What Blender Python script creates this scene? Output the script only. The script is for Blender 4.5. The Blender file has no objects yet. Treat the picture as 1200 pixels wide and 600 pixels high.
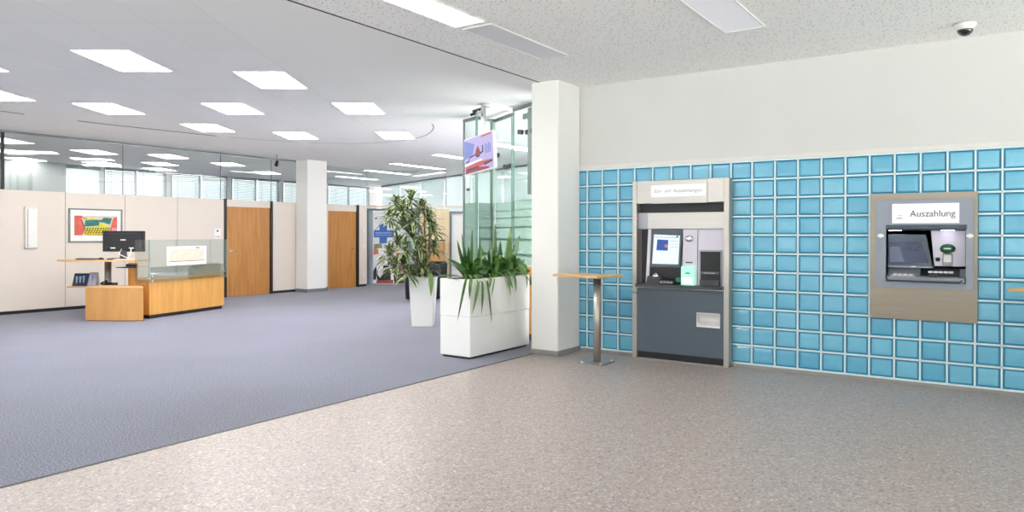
import bpy, bmesh, math, random
from mathutils import Vector, Matrix, Euler
random.seed(7)
SC = bpy.context.scene
COL = SC.collection
PI = math.pi
CEIL = 3.28
H = 1.45                      # lens height
# camera axes in the room (X runs along the carpet edge, Y along the block wall)
CR = Vector((0.5637, -0.8260, 0.0016)); CU = Vector((0.0011, 0.0027, 1.0)); CW = Vector((0.8260, 0.5637, -0.0031))
LAT = math.radians(-55.7)     # turn of things that face the entrance diagonally


def S(r, g, b):
    def f(c):
        c /= 255.0
        return c / 12.92 if c <= 0.04045 else ((c + 0.055) / 1.055) ** 2.4
    return (f(r), f(g), f(b), 1.0)


# ---------------------------------------------------------------- materials
def new_mat(name):
    m = bpy.data.materials.new(name); m.use_nodes = True
    nt = m.node_tree
    return m, nt, nt.nodes['Principled BSDF']


def mat(name, col, rough=0.5, metal=0.0, var=0.04, scale=6.0, stretch=(1, 1, 1), spec=0.5, coat=0.0, bump=0.0):
    m, nt, b = new_mat(name)
    tc = nt.nodes.new('ShaderNodeTexCoord'); mp = nt.nodes.new('ShaderNodeMapping')
    mp.inputs['Scale'].default_value = stretch
    n = nt.nodes.new('ShaderNodeTexNoise'); n.inputs['Scale'].default_value = scale; n.inputs['Detail'].default_value = 4
    r = nt.nodes.new('ShaderNodeValToRGB')
    r.color_ramp.elements[0].position = 0.3; r.color_ramp.elements[1].position = 0.7
    r.color_ramp.elements[0].color = (*[c * (1 - var) for c in col[:3]], 1)
    r.color_ramp.elements[1].color = (*[min(1, c * (1 + var)) for c in col[:3]], 1)
    nt.links.new(tc.outputs['Object'], mp.inputs['Vector']); nt.links.new(mp.outputs['Vector'], n.inputs['Vector'])
    nt.links.new(n.outputs['Fac'], r.inputs['Fac']); nt.links.new(r.outputs['Color'], b.inputs['Base Color'])
    b.inputs['Roughness'].default_value = rough; b.inputs['Metallic'].default_value = metal
    b.inputs['Specular IOR Level'].default_value = spec
    if coat:
        b.inputs['Coat Weight'].default_value = coat; b.inputs['Coat Roughness'].default_value = 0.08
    if bump:
        bp = nt.nodes.new('ShaderNodeBump'); bp.inputs['Strength'].default_value = bump; bp.inputs['Distance'].default_value = 0.004
        nt.links.new(n.outputs['Fac'], bp.inputs['Height']); nt.links.new(bp.outputs['Normal'], b.inputs['Normal'])
    return m


def wood(name, a, b_, stretch=(9, 9, 0.7), rough=0.38):
    m, nt, b = new_mat(name)
    tc = nt.nodes.new('ShaderNodeTexCoord'); mp = nt.nodes.new('ShaderNodeMapping'); mp.inputs['Scale'].default_value = stretch
    n = nt.nodes.new('ShaderNodeTexNoise'); n.inputs['Scale'].default_value = 1.6; n.inputs['Detail'].default_value = 6; n.inputs['Distortion'].default_value = 0.6
    n2 = nt.nodes.new('ShaderNodeTexNoise'); n2.inputs['Scale'].default_value = 14; n2.inputs['Detail'].default_value = 3
    mx = nt.nodes.new('ShaderNodeMath'); mx.operation = 'MULTIPLY_ADD'; mx.inputs[1].default_value = 0.25
    r = nt.nodes.new('ShaderNodeValToRGB'); r.color_ramp.elements[0].position = 0.4; r.color_ramp.elements[1].position = 0.8
    r.color_ramp.elements[0].color = a; r.color_ramp.elements[1].color = b_
    nt.links.new(tc.outputs['Object'], mp.inputs['Vector'])
    nt.links.new(mp.outputs['Vector'], n.inputs['Vector']); nt.links.new(mp.outputs['Vector'], n2.inputs['Vector'])
    nt.links.new(n2.outputs['Fac'], mx.inputs[0]); nt.links.new(n.outputs['Fac'], mx.inputs[2])
    nt.links.new(mx.outputs[0], r.inputs['Fac']); nt.links.new(r.outputs['Color'], b.inputs['Base Color'])
    b.inputs['Roughness'].default_value = rough
    return m


def emit(name, col, strength, base=0.9):
    m, nt, b = new_mat(name)
    b.inputs['Base Color'].default_value = (*[c * base for c in col[:3]], 1)
    b.inputs['Emission Color'].default_value = col; b.inputs['Emission Strength'].default_value = strength
    b.inputs['Roughness'].default_value = 0.5
    return m


def glass(name, tint, refl=0.05):
    m = bpy.data.materials.new(name); m.use_nodes = True
    nt = m.node_tree; nt.nodes.remove(nt.nodes['Principled BSDF']); out = nt.nodes['Material Output']
    t = nt.nodes.new('ShaderNodeBsdfTransparent'); t.inputs['Color'].default_value = tint
    g = nt.nodes.new('ShaderNodeBsdfGlossy'); g.inputs['Roughness'].default_value = 0.02
    fr = nt.nodes.new('ShaderNodeLayerWeight'); fr.inputs['Blend'].default_value = 0.5
    pw = nt.nodes.new('ShaderNodeMath'); pw.operation = 'POWER'; pw.inputs[1].default_value = 4.0
    lw = nt.nodes.new('ShaderNodeMath'); lw.operation = 'MULTIPLY_ADD'; lw.inputs[1].default_value = 0.7; lw.inputs[2].default_value = refl
    nt.links.new(fr.outputs['Facing'], pw.inputs[0]); nt.links.new(pw.outputs[0], lw.inputs[0])
    mx = nt.nodes.new('ShaderNodeMixShader')
    nt.links.new(lw.outputs[0], mx.inputs['Fac'])
    nt.links.new(t.outputs[0], mx.inputs[1]); nt.links.new(g.outputs[0], mx.inputs[2]); nt.links.new(mx.outputs[0], out.inputs['Surface'])
    return m


def film(name, col, clear):
    """frosted or woven sheet: part clear, part scattering both ways"""
    m = bpy.data.materials.new(name); m.use_nodes = True
    nt = m.node_tree; nt.nodes.remove(nt.nodes['Principled BSDF']); out = nt.nodes['Material Output']
    t = nt.nodes.new('ShaderNodeBsdfTransparent'); d = nt.nodes.new('ShaderNodeBsdfDiffuse'); tr = nt.nodes.new('ShaderNodeBsdfTranslucent')
    d.inputs['Color'].default_value = col; tr.inputs['Color'].default_value = col
    a = nt.nodes.new('ShaderNodeMixShader'); a.inputs['Fac'].default_value = 0.5
    mx = nt.nodes.new('ShaderNodeMixShader'); mx.inputs['Fac'].default_value = 1 - clear
    nt.links.new(d.outputs[0], a.inputs[1]); nt.links.new(tr.outputs[0], a.inputs[2])
    nt.links.new(t.outputs[0], mx.inputs[1]); nt.links.new(a.outputs[0], mx.inputs[2]); nt.links.new(mx.outputs[0], out.inputs['Surface'])
    return m


def terrazzo():
    m, nt, b = new_mat('terrazzo')
    tc = nt.nodes.new('ShaderNodeTexCoord')
    prev = None
    base = nt.nodes.new('ShaderNodeTexNoise'); base.inputs['Scale'].default_value = 1.3; base.inputs['Detail'].default_value = 3
    nt.links.new(tc.outputs['Object'], base.inputs['Vector'])
    r0 = nt.nodes.new('ShaderNodeValToRGB'); r0.color_ramp.elements[0].color = S(160, 147, 143); r0.color_ramp.elements[1].color = S(180, 168, 162)
    nt.links.new(base.outputs['Fac'], r0.inputs['Fac']); prev = r0.outputs['Color']
    for scale, cols in ((95, ((0.0, S(72, 66, 66)), (0.09, S(124, 114, 112)), (0.24, S(158, 145, 140)), (0.80, S(168, 155, 150)), (0.94, S(224, 218, 214)))),
                        (60, ((0.0, S(116, 106, 104)), (0.10, S(170, 158, 152)), (0.55, S(180, 168, 162)), (0.90, S(206, 196, 190)), (0.97, S(222, 216, 210))))):
        v = nt.nodes.new('ShaderNodeTexVoronoi'); v.inputs['Scale'].default_value = scale
        nt.links.new(tc.outputs['Object'], v.inputs['Vector'])
        sp = nt.nodes.new('ShaderNodeSeparateColor'); nt.links.new(v.outputs['Color'], sp.inputs['Color'])
        r = nt.nodes.new('ShaderNodeValToRGB'); r.color_ramp.interpolation = 'CONSTANT'
        while len(r.color_ramp.elements) < len(cols): r.color_ramp.elements.new(0.5)
        for e, (p, c) in zip(r.color_ramp.elements, cols): e.position = p; e.color = c
        nt.links.new(sp.outputs[0], r.inputs['Fac'])
        mx = nt.nodes.new('ShaderNodeMix'); mx.data_type = 'RGBA'; mx.inputs['Factor'].default_value = 0.7 if scale > 80 else 0.35
        nt.links.new(prev, mx.inputs[6]); nt.links.new(r.outputs['Color'], mx.inputs[7]); prev = mx.outputs[2]
    nt.links.new(prev, b.inputs['Base Color'])
    b.inputs['Roughness'].default_value = 0.36; b.inputs['Specular IOR Level'].default_value = 0.4
    return m


def carpet():
    m, nt, b = new_mat('carpet')
    tc = nt.nodes.new('ShaderNodeTexCoord')
    n1 = nt.nodes.new('ShaderNodeTexNoise'); n1.inputs['Scale'].default_value = 85; n1.inputs['Detail'].default_value = 3
    n2 = nt.nodes.new('ShaderNodeTexNoise'); n2.inputs['Scale'].default_value = 0.7; n2.inputs['Detail'].default_value = 3
    for n in (n1, n2): nt.links.new(tc.outputs['Object'], n.inputs['Vector'])
    r1 = nt.nodes.new('ShaderNodeValToRGB'); r1.color_ramp.elements[0].position = 0.36; r1.color_ramp.elements[1].position = 0.66
    r1.color_ramp.elements[0].color = S(50, 51, 72); r1.color_ramp.elements[1].color = S(137, 139, 163)
    r2 = nt.nodes.new('ShaderNodeValToRGB'); r2.color_ramp.elements[0].position = 0.35; r2.color_ramp.elements[1].position = 0.7
    r2.color_ramp.elements[0].color = (0.86, 0.84, 0.82, 1); r2.color_ramp.elements[1].color = (1, 1, 1, 1)
    mx = nt.nodes.new('ShaderNodeMix'); mx.data_type = 'RGBA'; mx.blend_type = 'MULTIPLY'; mx.inputs['Factor'].default_value = 1
    nt.links.new(n1.outputs['Fac'], r1.inputs['Fac']); nt.links.new(n2.outputs['Fac'], r2.inputs['Fac'])
    nt.links.new(r1.outputs['Color'], mx.inputs[6]); nt.links.new(r2.outputs['Color'], mx.inputs[7]); nt.links.new(mx.outputs[2], b.inputs['Base Color'])
    b.inputs['Roughness'].default_value = 0.95; b.inputs['Specular IOR Level'].default_value = 0.1
    b.inputs['Sheen Weight'].default_value = 0.3; b.inputs['Sheen Roughness'].default_value = 0.5
    bp = nt.nodes.new('ShaderNodeBump'); bp.inputs['Strength'].default_value = 0.4; bp.inputs['Distance'].default_value = 0.004
    nt.links.new(n1.outputs['Fac'], bp.inputs['Height']); nt.links.new(bp.outputs['Normal'], b.inputs['Normal'])
    return m


def perforated():
    m, nt, b = new_mat('perforated_ceiling')
    tc = nt.nodes.new('ShaderNodeTexCoord')
    v = nt.nodes.new('ShaderNodeTexVoronoi'); v.inputs['Scale'].default_value = 31; v.inputs['Randomness'].default_value = 0.9
    nt.links.new(tc.outputs['Object'], v.inputs['Vector'])
    r = nt.nodes.new('ShaderNodeValToRGB'); r.color_ramp.elements[0].position = 0.14; r.color_ramp.elements[1].position = 0.22
    r.color_ramp.elements[0].color = S(150, 146, 144); r.color_ramp.elements[1].color = S(248, 246, 246)
    nt.links.new(v.outputs['Distance'], r.inputs['Fac']); nt.links.new(r.outputs['Color'], b.inputs['Base Color'])
    b.inputs['Roughness'].default_value = 0.9; b.inputs['Specular IOR Level'].default_value = 0.1
    return m


def tile_ceiling():
    m, nt, b = new_mat('panel_ceiling')
    tc = nt.nodes.new('ShaderNodeTexCoord'); mp = nt.nodes.new('ShaderNodeMapping')
    mp.inputs['Rotation'].default_value = (0, 0, math.radians(55.7)); mp.inputs['Location'].default_value = (4.39, -7.21, 0)
    br = nt.nodes.new('ShaderNodeTexBrick'); br.offset = 0.0; br.inputs['Scale'].default_value = 1
    br.inputs['Brick Width'].default_value = 0.61; br.inputs['Row Height'].default_value = 0.93
    br.inputs['Mortar Size'].default_value = 0.004; br.inputs['Mortar Smooth'].default_value = 0.5
    br.inputs['Color1'].default_value = S(243, 241, 241); br.inputs['Color2'].default_value = S(241, 239, 239); br.inputs['Mortar'].default_value = S(226, 223, 224)
    nt.links.new(tc.outputs['Object'], mp.inputs['Vector']); nt.links.new(mp.outputs['Vector'], br.inputs['Vector'])
    sx = nt.nodes.new('ShaderNodeSeparateXYZ'); nt.links.new(mp.outputs['Vector'], sx.inputs[0])
    lt = nt.nodes.new('ShaderNodeMath'); lt.operation = 'LESS_THAN'; lt.inputs[1].default_value = 1.9; nt.links.new(sx.outputs['X'], lt.inputs[0])
    mx = nt.nodes.new('ShaderNodeMix'); mx.data_type = 'RGBA'; mx.inputs[6].default_value = S(243, 241, 241)
    nt.links.new(lt.outputs[0], mx.inputs['Factor']); nt.links.new(br.outputs['Color'], mx.inputs[7]); nt.links.new(mx.outputs[2], b.inputs['Base Color'])
    b.inputs['Roughness'].default_value = 0.9; b.inputs['Specular IOR Level'].default_value = 0.1
    return m


def block_glass():
    m, nt, b = new_mat('blue_glass_block')
    tc = nt.nodes.new('ShaderNodeTexCoord')
    at = nt.nodes.new('ShaderNodeAttribute'); at.attribute_name = 'tone'
    n = nt.nodes.new('ShaderNodeTexNoise'); n.inputs['Scale'].default_value = 9; n.inputs['Detail'].default_value = 2
    nt.links.new(tc.outputs['Object'], n.inputs['Vector'])
    ad = nt.nodes.new('ShaderNodeMath'); ad.operation = 'MULTIPLY_ADD'; ad.inputs[1].default_value = 0.35
    nt.links.new(n.outputs['Fac'], ad.inputs[0]); nt.links.new(at.outputs['Fac'], ad.inputs[2])
    r = nt.nodes.new('ShaderNodeValToRGB'); r.color_ramp.elements[0].position = 0.1; r.color_ramp.elements[1].position = 1.1
    r.color_ramp.elements[0].color = S(66, 158, 196); r.color_ramp.elements[1].color = S(118, 190, 218)
    nt.links.new(ad.outputs[0], r.inputs['Fac']); nt.links.new(r.outputs['Color'], b.inputs['Base Color'])
    b.inputs['Roughness'].default_value = 0.22
    b.inputs['Coat Weight'].default_value = 0.6; b.inputs['Coat Roughness'].default_value = 0.3; b.inputs['Coat IOR'].default_value = 1.5
    return m


M = {}
M['plaster'] = mat('plaster', S(213, 211, 210), 0.85, var=0.012, scale=2.5, spec=0.2)
M['column'] = mat('column_paint', S(238, 235, 232), 0.75, var=0.01, scale=2, spec=0.25)
M['panel'] = mat('cream_wall_panel', S(225, 214, 205), 0.6, var=0.015, scale=1.4, spec=0.3)
M['ceiling_foyer'] = perforated(); M['ceiling_office'] = tile_ceiling()
M['terrazzo'] = terrazzo(); M['carpet'] = carpet()
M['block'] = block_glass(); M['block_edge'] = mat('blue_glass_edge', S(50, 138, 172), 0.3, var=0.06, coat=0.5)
M['mortar'] = mat('white_mortar', S(226, 242, 246), 0.6, var=0.02, scale=20)
M['base'] = mat('grey_baseboard', S(150, 147, 146), 0.5, var=0.05, scale=5)
M['ledge'] = mat('pale_ledge', S(222, 217, 215), 0.6)
M['black'] = mat('black_paint', S(28, 26, 27), 0.45, var=0.1)
M['slit'] = mat('dark_gap', S(22, 22, 22), 0.9)
M['grey_trim'] = mat('grey_trim', S(120, 124, 130), 0.4, var=0.04)
M['steel'] = mat('brushed_steel', S(186, 178, 170), 0.36, 0.8, var=0.03, scale=3, stretch=(9, 9, 0.5))
M['steel_h'] = mat('brushed_steel_sheet', S(182, 175, 171), 0.32, 0.85, var=0.06, scale=3, stretch=(0.6, 0.6, 30))
M['champagne'] = mat('brushed_bronze_steel', S(150, 139, 127), 0.36, 0.8, var=0.05, scale=3, stretch=(0.5, 0.5, 30))
M['chrome'] = mat('polished_metal', S(208, 206, 204), 0.2, 0.95, var=0.03)
M['post'] = mat('grey_green_metal', S(132, 142, 138), 0.35, 0.5, var=0.05)
M['slate'] = mat('slate_grey_steel', S(84, 94, 106), 0.42, 0.1, var=0.03, scale=4)
M['dark_grey'] = mat('dark_grey_plastic', S(62, 62, 68), 0.4, var=0.06)
M['near_black'] = mat('near_black_plastic', S(24, 24, 28), 0.45, var=0.08)
M['silver'] = mat('silver_paint', S(164, 162, 172), 0.38, 0.25, var=0.02)
M['silver_blue'] = mat('silver_blue_paint', S(142, 147, 160), 0.4, 0.2, var=0.02)
M['lilac'] = mat('lilac_silver_paint', S(214, 207, 222), 0.4, 0.1, var=0.02)
M['sign'] = emit('lit_white_sign', S(255, 255, 255), 0.45, 0.45)
M['sign_text'] = mat('sign_lettering', S(46, 46, 54), 0.7)
M['sign_text_pale'] = mat('pale_sign_lettering', S(160, 160, 166), 0.7)
M['screen'] = emit('lit_pale_screen', S(206, 226, 236), 0.9, 0.3)
M['screen_blue'] = emit('blue_screen_tile', S(50, 92, 178), 0.5, 0.3)
M['screen_grey'] = emit('screen_grey_text', S(150, 176, 192), 0.6, 0.3)
M['screen_red'] = emit('screen_red_mark', S(226, 120, 110), 0.6, 0.3)
M['green_lit'] = emit('green_lit_plastic', S(150, 240, 186), 0.75)
M['green_pale'] = emit('pale_green_lit_plastic', S(205, 252, 222), 0.85)
M['green_ring'] = emit('green_ring', S(14, 104, 58), 0.25, 0.6)
M['dark_screen'] = mat('dark_blue_screen', S(34, 44, 88), 0.2, var=0.1, scale=3)
M['dark_screen_panel'] = mat('screen_menu_field', S(92, 104, 140), 0.2, var=0.05)
M['white_gloss'] = mat('white_lacquer', S(243, 242, 240), 0.3, var=0.01, scale=2)
M['white_plastic'] = mat('white_plastic', S(232, 230, 228), 0.45, var=0.02)
M['off_white'] = mat('off_white_plastic', S(226, 220, 214), 0.5, var=0.02)
M['beech'] = wood('golden_beech', S(196, 140, 68), S(212, 158, 84))
M['beech_h'] = wood('golden_beech_top', S(206, 160, 104), S(226, 186, 130), (0.8, 9, 9))
M['door_wood'] = wood('cherry_door', S(176, 115, 52), S(198, 138, 72))
M['front_wood'] = wood('beech_cabinet_front', S(196, 142, 80), S(207, 154, 92), (6, 6, 0.6))
M['birch'] = wood('pale_birch', S(226, 204, 164), S(238, 218, 182), (4, 4, 0.5))
M['clear'] = glass('clear_glass', (0.9, 0.95, 0.94, 1))
M['office_glass'] = glass('office_glass', (0.90, 0.925, 0.93, 1), refl=0.06)
M['green_glass'] = glass('green_tinted_glass', (0.91, 0.965, 0.945, 1))
M['edge_glass'] = mat('green_glass_edge', S(110, 140, 128), 0.25, var=0.05)
M['counter_glass'] = glass('counter_glass', (0.86, 0.89, 0.875, 1), refl=0.1)
M['frost'] = film('frosted_film', S(178, 196, 188), 0.40)
M['frost_line'] = mat('frosted_line', S(244, 248, 248), 0.6)
M['curtain'] = film('white_blind_fabric', S(240, 244, 246), 0.12)
M['slat'] = mat('blind_slat', S(205, 207, 212), 0.6, var=0.03)
M['lamp'] = emit('lit_diffuser', S(255, 252, 248), 24.0)
M['lamp_soft'] = emit('soft_lit_diffuser', S(255, 252, 246), 11.0)
M['added_glow'] = emit('added_glow_diffuser', S(244, 242, 250), 0.15)  # faint glow added so the strip shows brighter than the ceiling around it
M['unlit'] = mat('white_diffuser', S(238, 236, 242), 0.4, var=0.01)
M['unlit_grey'] = mat('pearl_diffuser', S(224, 223, 230), 0.5, var=0.03, scale=2)
M['black_fabric'] = mat('black_fabric', S(24, 24, 28), 0.8, var=0.2, scale=40)
M['leaf'] = mat('deep_green_leaf', S(70, 114, 54), 0.4, var=0.35, scale=9)
M['leaf2'] = mat('fresh_green_leaf', S(110, 146, 74), 0.4, var=0.3, scale=9)
M['leaf_dark'] = mat('dark_green_leaf', S(70, 96, 46), 0.45, var=0.35, scale=8)
M['leaf_cream'] = mat('cream_leaf_margin', S(206, 212, 166), 0.5, var=0.15, scale=8)
M['bark'] = mat('plant_stem', S(120, 106, 78), 0.8, var=0.2, scale=30)
M['soil'] = mat('potting_soil', S(46, 38, 32), 0.95, var=0.3, scale=60)
M['paper'] = mat('white_paper', S(240, 238, 234), 0.8, var=0.01)
M['tan_print'] = mat('tan_print', S(208, 194, 178), 0.8, var=0.10, scale=14)
M['print_white'] = mat('banner_white', S(226, 224, 226), 0.6, var=0.01)
M['print_blue'] = mat('banner_blue', S(60, 104, 184), 0.6, var=0.03)
M['print_pale'] = mat('banner_pale_text', S(150, 176, 214), 0.6)
M['print_green'] = mat('banner_moss', S(128, 138, 96), 0.6, var=0.3, scale=9)
M['print_skin'] = mat('banner_skin', S(204, 158, 134), 0.6, var=0.05)
M['print_dark'] = mat('banner_dark', S(40, 38, 46), 0.6, var=0.1)
M['print_red'] = mat('banner_red', S(150, 72, 62), 0.6, var=0.2, scale=12)
M['print_orange'] = mat('banner_orange', S(206, 116, 84), 0.6, var=0.15, scale=9)
M['art_red'] = mat('art_red', S(214, 100, 88), 0.7, var=0.15, scale=9)
M['art_teal'] = mat('art_teal', S(50, 122, 120), 0.7, var=0.25, scale=12)
M['art_yellow'] = mat('art_yellow', S(216, 206, 60), 0.7, var=0.15, scale=9)
M['art_pink'] = mat('art_pink', S(226, 150, 160), 0.7, var=0.2, scale=14)
M['navy'] = mat('navy_card', S(36, 42, 66), 0.5, var=0.1)
M['violet_card'] = mat('violet_card', S(168, 158, 176), 0.5, var=0.2, scale=12)
M['tv_bg'] = emit('tv_lilac_picture', S(176, 166, 214), 0.55, 0.3)
M['tv_blue'] = emit('tv_blue_patch', S(118, 130, 204), 0.5, 0.3)
M['tv_red'] = emit('tv_red_patch', S(150, 40, 70), 0.45, 0.3)
M['tv_red2'] = emit('tv_orange_red', S(196, 74, 66), 0.5, 0.3)
M['tv_dark'] = emit('tv_dark_patch', S(50, 36, 72), 0.35, 0.3)
M['tv_white'] = emit('tv_pale_patch', S(226, 222, 244), 0.75, 0.3)
M['sill'] = mat('grey_green_wall', S(158, 162, 160), 0.7, var=0.02)
M['exterior'] = mat('pavement', S(226, 224, 220), 0.9, var=0.05)


# ---------------------------------------------------------------- mesh helpers
def box(bm, x0, x1, y0, y1, z0, z1, mi=0, bev=0.0):
    if x0 > x1: x0, x1 = x1, x0
    if y0 > y1: y0, y1 = y1, y0
    if z0 > z1: z0, z1 = z1, z0
    vs = [bm.verts.new((x, y, z)) for x in (x0, x1) for y in (y0, y1) for z in (z0, z1)]
    fs = [bm.faces.new([vs[i] for i in f]) for f in ((0, 1, 3, 2), (4, 6, 7, 5), (0, 4, 5, 1), (2, 3, 7, 6), (0, 2, 6, 4), (1, 5, 7, 3))]
    for f in fs: f.material_index = mi
    if bev > 0:
        es = list({e for f in fs for e in f.edges})
        r = bmesh.ops.bevel(bm, geom=es, offset=bev, segments=2, profile=0.5, affect='EDGES', clamp_overlap=True)
        for f in r['faces']: f.material_index = mi
    return fs


def prism(bm, pts, axis, a0, a1, mi=0, bev=0.0):
    """extrude a 2-D outline along an axis ('x','y' or 'z')"""
    def P(p, a):
        return {'x': (a, p[0], p[1]), 'y': (p[0], a, p[1]), 'z': (p[0], p[1], a)}[axis]
    A = [bm.verts.new(P(p, a0)) for p in pts]; B = [bm.verts.new(P(p, a1)) for p in pts]
    fs = [bm.faces.new(A), bm.faces.new(list(reversed(B)))]
    n = len(pts)
    for i in range(n): fs.append(bm.faces.new((A[i], B[i], B[(i + 1) % n], A[(i + 1) % n])))
    for f in fs: f.material_index = mi
    if bev > 0:
        es = list({e for f in fs[:2] for e in f.edges})
        r = bmesh.ops.bevel(bm, geom=es, offset=bev, segments=2, profile=0.5, affect='EDGES', clamp_overlap=True)
        for f in r['faces']: f.material_index = mi
    bmesh.ops.recalc_face_normals(bm, faces=[f for f in bm.faces])
    return fs


def lathe(bm, prof, seg=28, c=(0, 0, 0), mi=0, axis='z', sy=1.0):
    rows = []
    for r, z in prof:
        row = []
        for k in range(seg):
            a = 2 * PI * k / seg
            p = (r * math.cos(a), r * math.sin(a) * sy, z)
            if axis == 'y': p = (p[0], z, p[1])
            if axis == 'x': p = (z, p[0], p[1])
            row.append(bm.verts.new((p[0] + c[0], p[1] + c[1], p[2] + c[2])))
        rows.append(row)
    fs = []
    for a, b in zip(rows, rows[1:]):
        for k in range(seg):
            f = bm.faces.new((a[k], a[(k + 1) % seg], b[(k + 1) % seg], b[k])); f.material_index = mi; f.smooth = True; fs.append(f)
    for row in (rows[0], rows[-1]):
        f = bm.faces.new(row); f.material_index = mi; fs.append(f)
    bmesh.ops.recalc_face_normals(bm, faces=fs)
    return fs


def tube(bm, pts, r, seg=10, mi=0):
    pts = [Vector(p) for p in pts]; rows = []
    for i, p in enumerate(pts):
        t = (pts[min(i + 1, len(pts) - 1)] - pts[max(i - 1, 0)]).normalized()
        a = t.cross(Vector((0, 0, 1)))
        if a.length < 1e-3: a = t.cross(Vector((1, 0, 0)))
        a.normalize(); b = t.cross(a)
        rr = r[i] if isinstance(r, (list, tuple)) else r
        rows.append([bm.verts.new(p + a * rr * math.cos(2 * PI * k / seg) + b * rr * math.sin(2 * PI * k / seg)) for k in range(seg)])
    fs = []
    for A, B in zip(rows, rows[1:]):
        for k in range(seg):
            f = bm.faces.new((A[k], A[(k + 1) % seg], B[(k + 1) % seg], B[k])); f.smooth = True; f.material_index = mi; fs.append(f)
    for row in (rows[0], rows[-1]):
        f = bm.faces.new(row); f.material_index = mi; fs.append(f)
    bmesh.ops.recalc_face_normals(bm, faces=fs)


def leaf(bm, p0, p1, p2, w, hint, n=8, fold=0.18, mi=0, edge=None, base=0.35):
    """strap leaf along a quadratic curve; edge = second material for the margins"""
    p0, p1, p2, hint = Vector(p0), Vector(p1), Vector(p2), Vector(hint)
    rows = []
    cols = (-1, -0.72, 0, 0.72, 1) if edge is not None else (-1, 0, 1)
    for i in range(n + 1):
        t = i / n
        p = p0 * (1 - t) ** 2 + p1 * 2 * t * (1 - t) + p2 * t * t
        d = ((p1 - p0) * (1 - t) + (p2 - p1) * t).normalized()
        s = d.cross(hint)
        if s.length < 1e-4: s = d.cross(Vector((1, 0, 0)))
        s.normalize(); nn = s.cross(d)
        ww = w * 0.5 * max(0.03, (base + (1 - base) * math.sin(PI * min(1, t * 1.25 + 0.02) ** 0.9) if t < 0.45 else math.cos((t - 0.45) / 0.55 * PI / 2) ** 0.8))
        rows.append([bm.verts.new(p + s * ww * c + nn * abs(c) * ww * fold) for c in cols])
    for A, B in zip(rows, rows[1:]):
        for k in range(len(cols) - 1):
            f = bm.faces.new((A[k], A[k + 1], B[k + 1], B[k])); f.smooth = True
            f.material_index = edge if (edge is not None and k in (0, len(cols) - 2)) else mi


def plate(bm, pts, y, t=0.002, mi=0):
    """thin flat outline in the local x-z plane, front at y"""
    prism(bm, pts, 'y', y, y + t, mi)


def disc_pts(cx, cz, rx, rz, n=20):
    return [(cx + rx * math.cos(2 * PI * k / n), cz + rz * math.sin(2 * PI * k / n)) for k in range(n)]


def obj(name, bm, mats, parent=None, kind=None, label=None):
    me = bpy.data.meshes.new(name); bm.to_mesh(me); bm.free()
    for m in (mats if isinstance(mats, (list, tuple)) else [mats]): me.materials.append(M[m] if isinstance(m, str) else m)
    o = bpy.data.objects.new(name, me); COL.objects.link(o)
    if parent: o.parent = parent
    if kind: o['kind'] = kind
    if label: o['label'] = label
    return o


def bx(name, mats, parent, *dims, bev=0.0, kind=None, label=None):
    bm = bmesh.new(); box(bm, *dims, bev=bev); return obj(name, bm, mats, parent, kind, label)


def text(name, s, size, parent, mt, loc, width=None, extrude=0.001, label=None):
    cu = bpy.data.curves.new(name, 'FONT'); cu.body = s; cu.size = size; cu.extrude = extrude; cu.align_x = 'CENTER'; cu.align_y = 'CENTER'
    t = bpy.data.objects.new(name, cu); COL.objects.link(t); bpy.context.view_layer.update()
    me = bpy.data.meshes.new_from_object(t.evaluated_get(bpy.context.evaluated_depsgraph_get())); bpy.data.objects.remove(t)
    me.name = name; me.materials.clear(); me.materials.append(M[mt])
    xs = [v.co.x for v in me.vertices]; k = width / (max(xs) - min(xs)) if width else 1
    for v in me.vertices: v.co = (v.co.x * k + loc[0], -v.co.z + loc[1], v.co.y + loc[2])
    o = bpy.data.objects.new(name, me); COL.objects.link(o); o.parent = parent
    if label: o['label'] = label
    return o


def tag(o, label=None, cat=None, group=None, kind=None):
    if label: o['label'] = label
    if cat: o['category'] = cat
    if group: o['group'] = group
    if kind: o['kind'] = kind
    return o


def thing(name, label, cat, loc=(0, 0, 0), rz=0.0, group=None):
    o = bpy.data.objects.new(name, None); COL.objects.link(o); o.empty_display_size = 0.1
    o.location = loc; o.rotation_euler = (0, 0, rz)
    return tag(o, label, cat, group)


def dup(root, loc, rz, label, group=None):
    r = root.copy(); COL.objects.link(r); r.location = loc; r.rotation_euler = (0, 0, rz); r['label'] = label
    if group: r['group'] = group
    for ch in list(root.children):
        c = ch.copy(); COL.objects.link(c); c.parent = r
        for g in list(ch.children):
            d = g.copy(); COL.objects.link(d); d.parent = c
    return r


def struct(name, mats, *dims, bev=0.0):
    return bx(name, mats, None, *dims, bev=bev, kind='structure')


# ================================================================ SETTING
XW, YL, YB = 7.9, 14.65, 20.6          # block wall, office wall, rear window wall
EDGE = 4.72
struct('floor', 'terrazzo', -5, 8.3, -6, EDGE - 0.012, -0.1, 0)
struct('floor_carpet', 'carpet', -5, 24, EDGE + 0.012, 23, -0.1, 0)
tag(struct('trim_1', 'black', -5, 8.3, EDGE - 0.012, EDGE + 0.012, -0.1, 0.003))
SL = 4.645
struct('ceiling', 'ceiling_foyer', -5, 8.3, -6, SL - 0.014, CEIL, CEIL + 0.1)
struct('ceiling_office', 'ceiling_office', -5, 24, SL + 0.014, 23, CEIL, CEIL + 0.1)
struct('trim_2', 'slit', -5, 8.3, SL - 0.0139, SL + 0.0139, CEIL + 0.0005, CEIL + 0.1)

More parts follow.
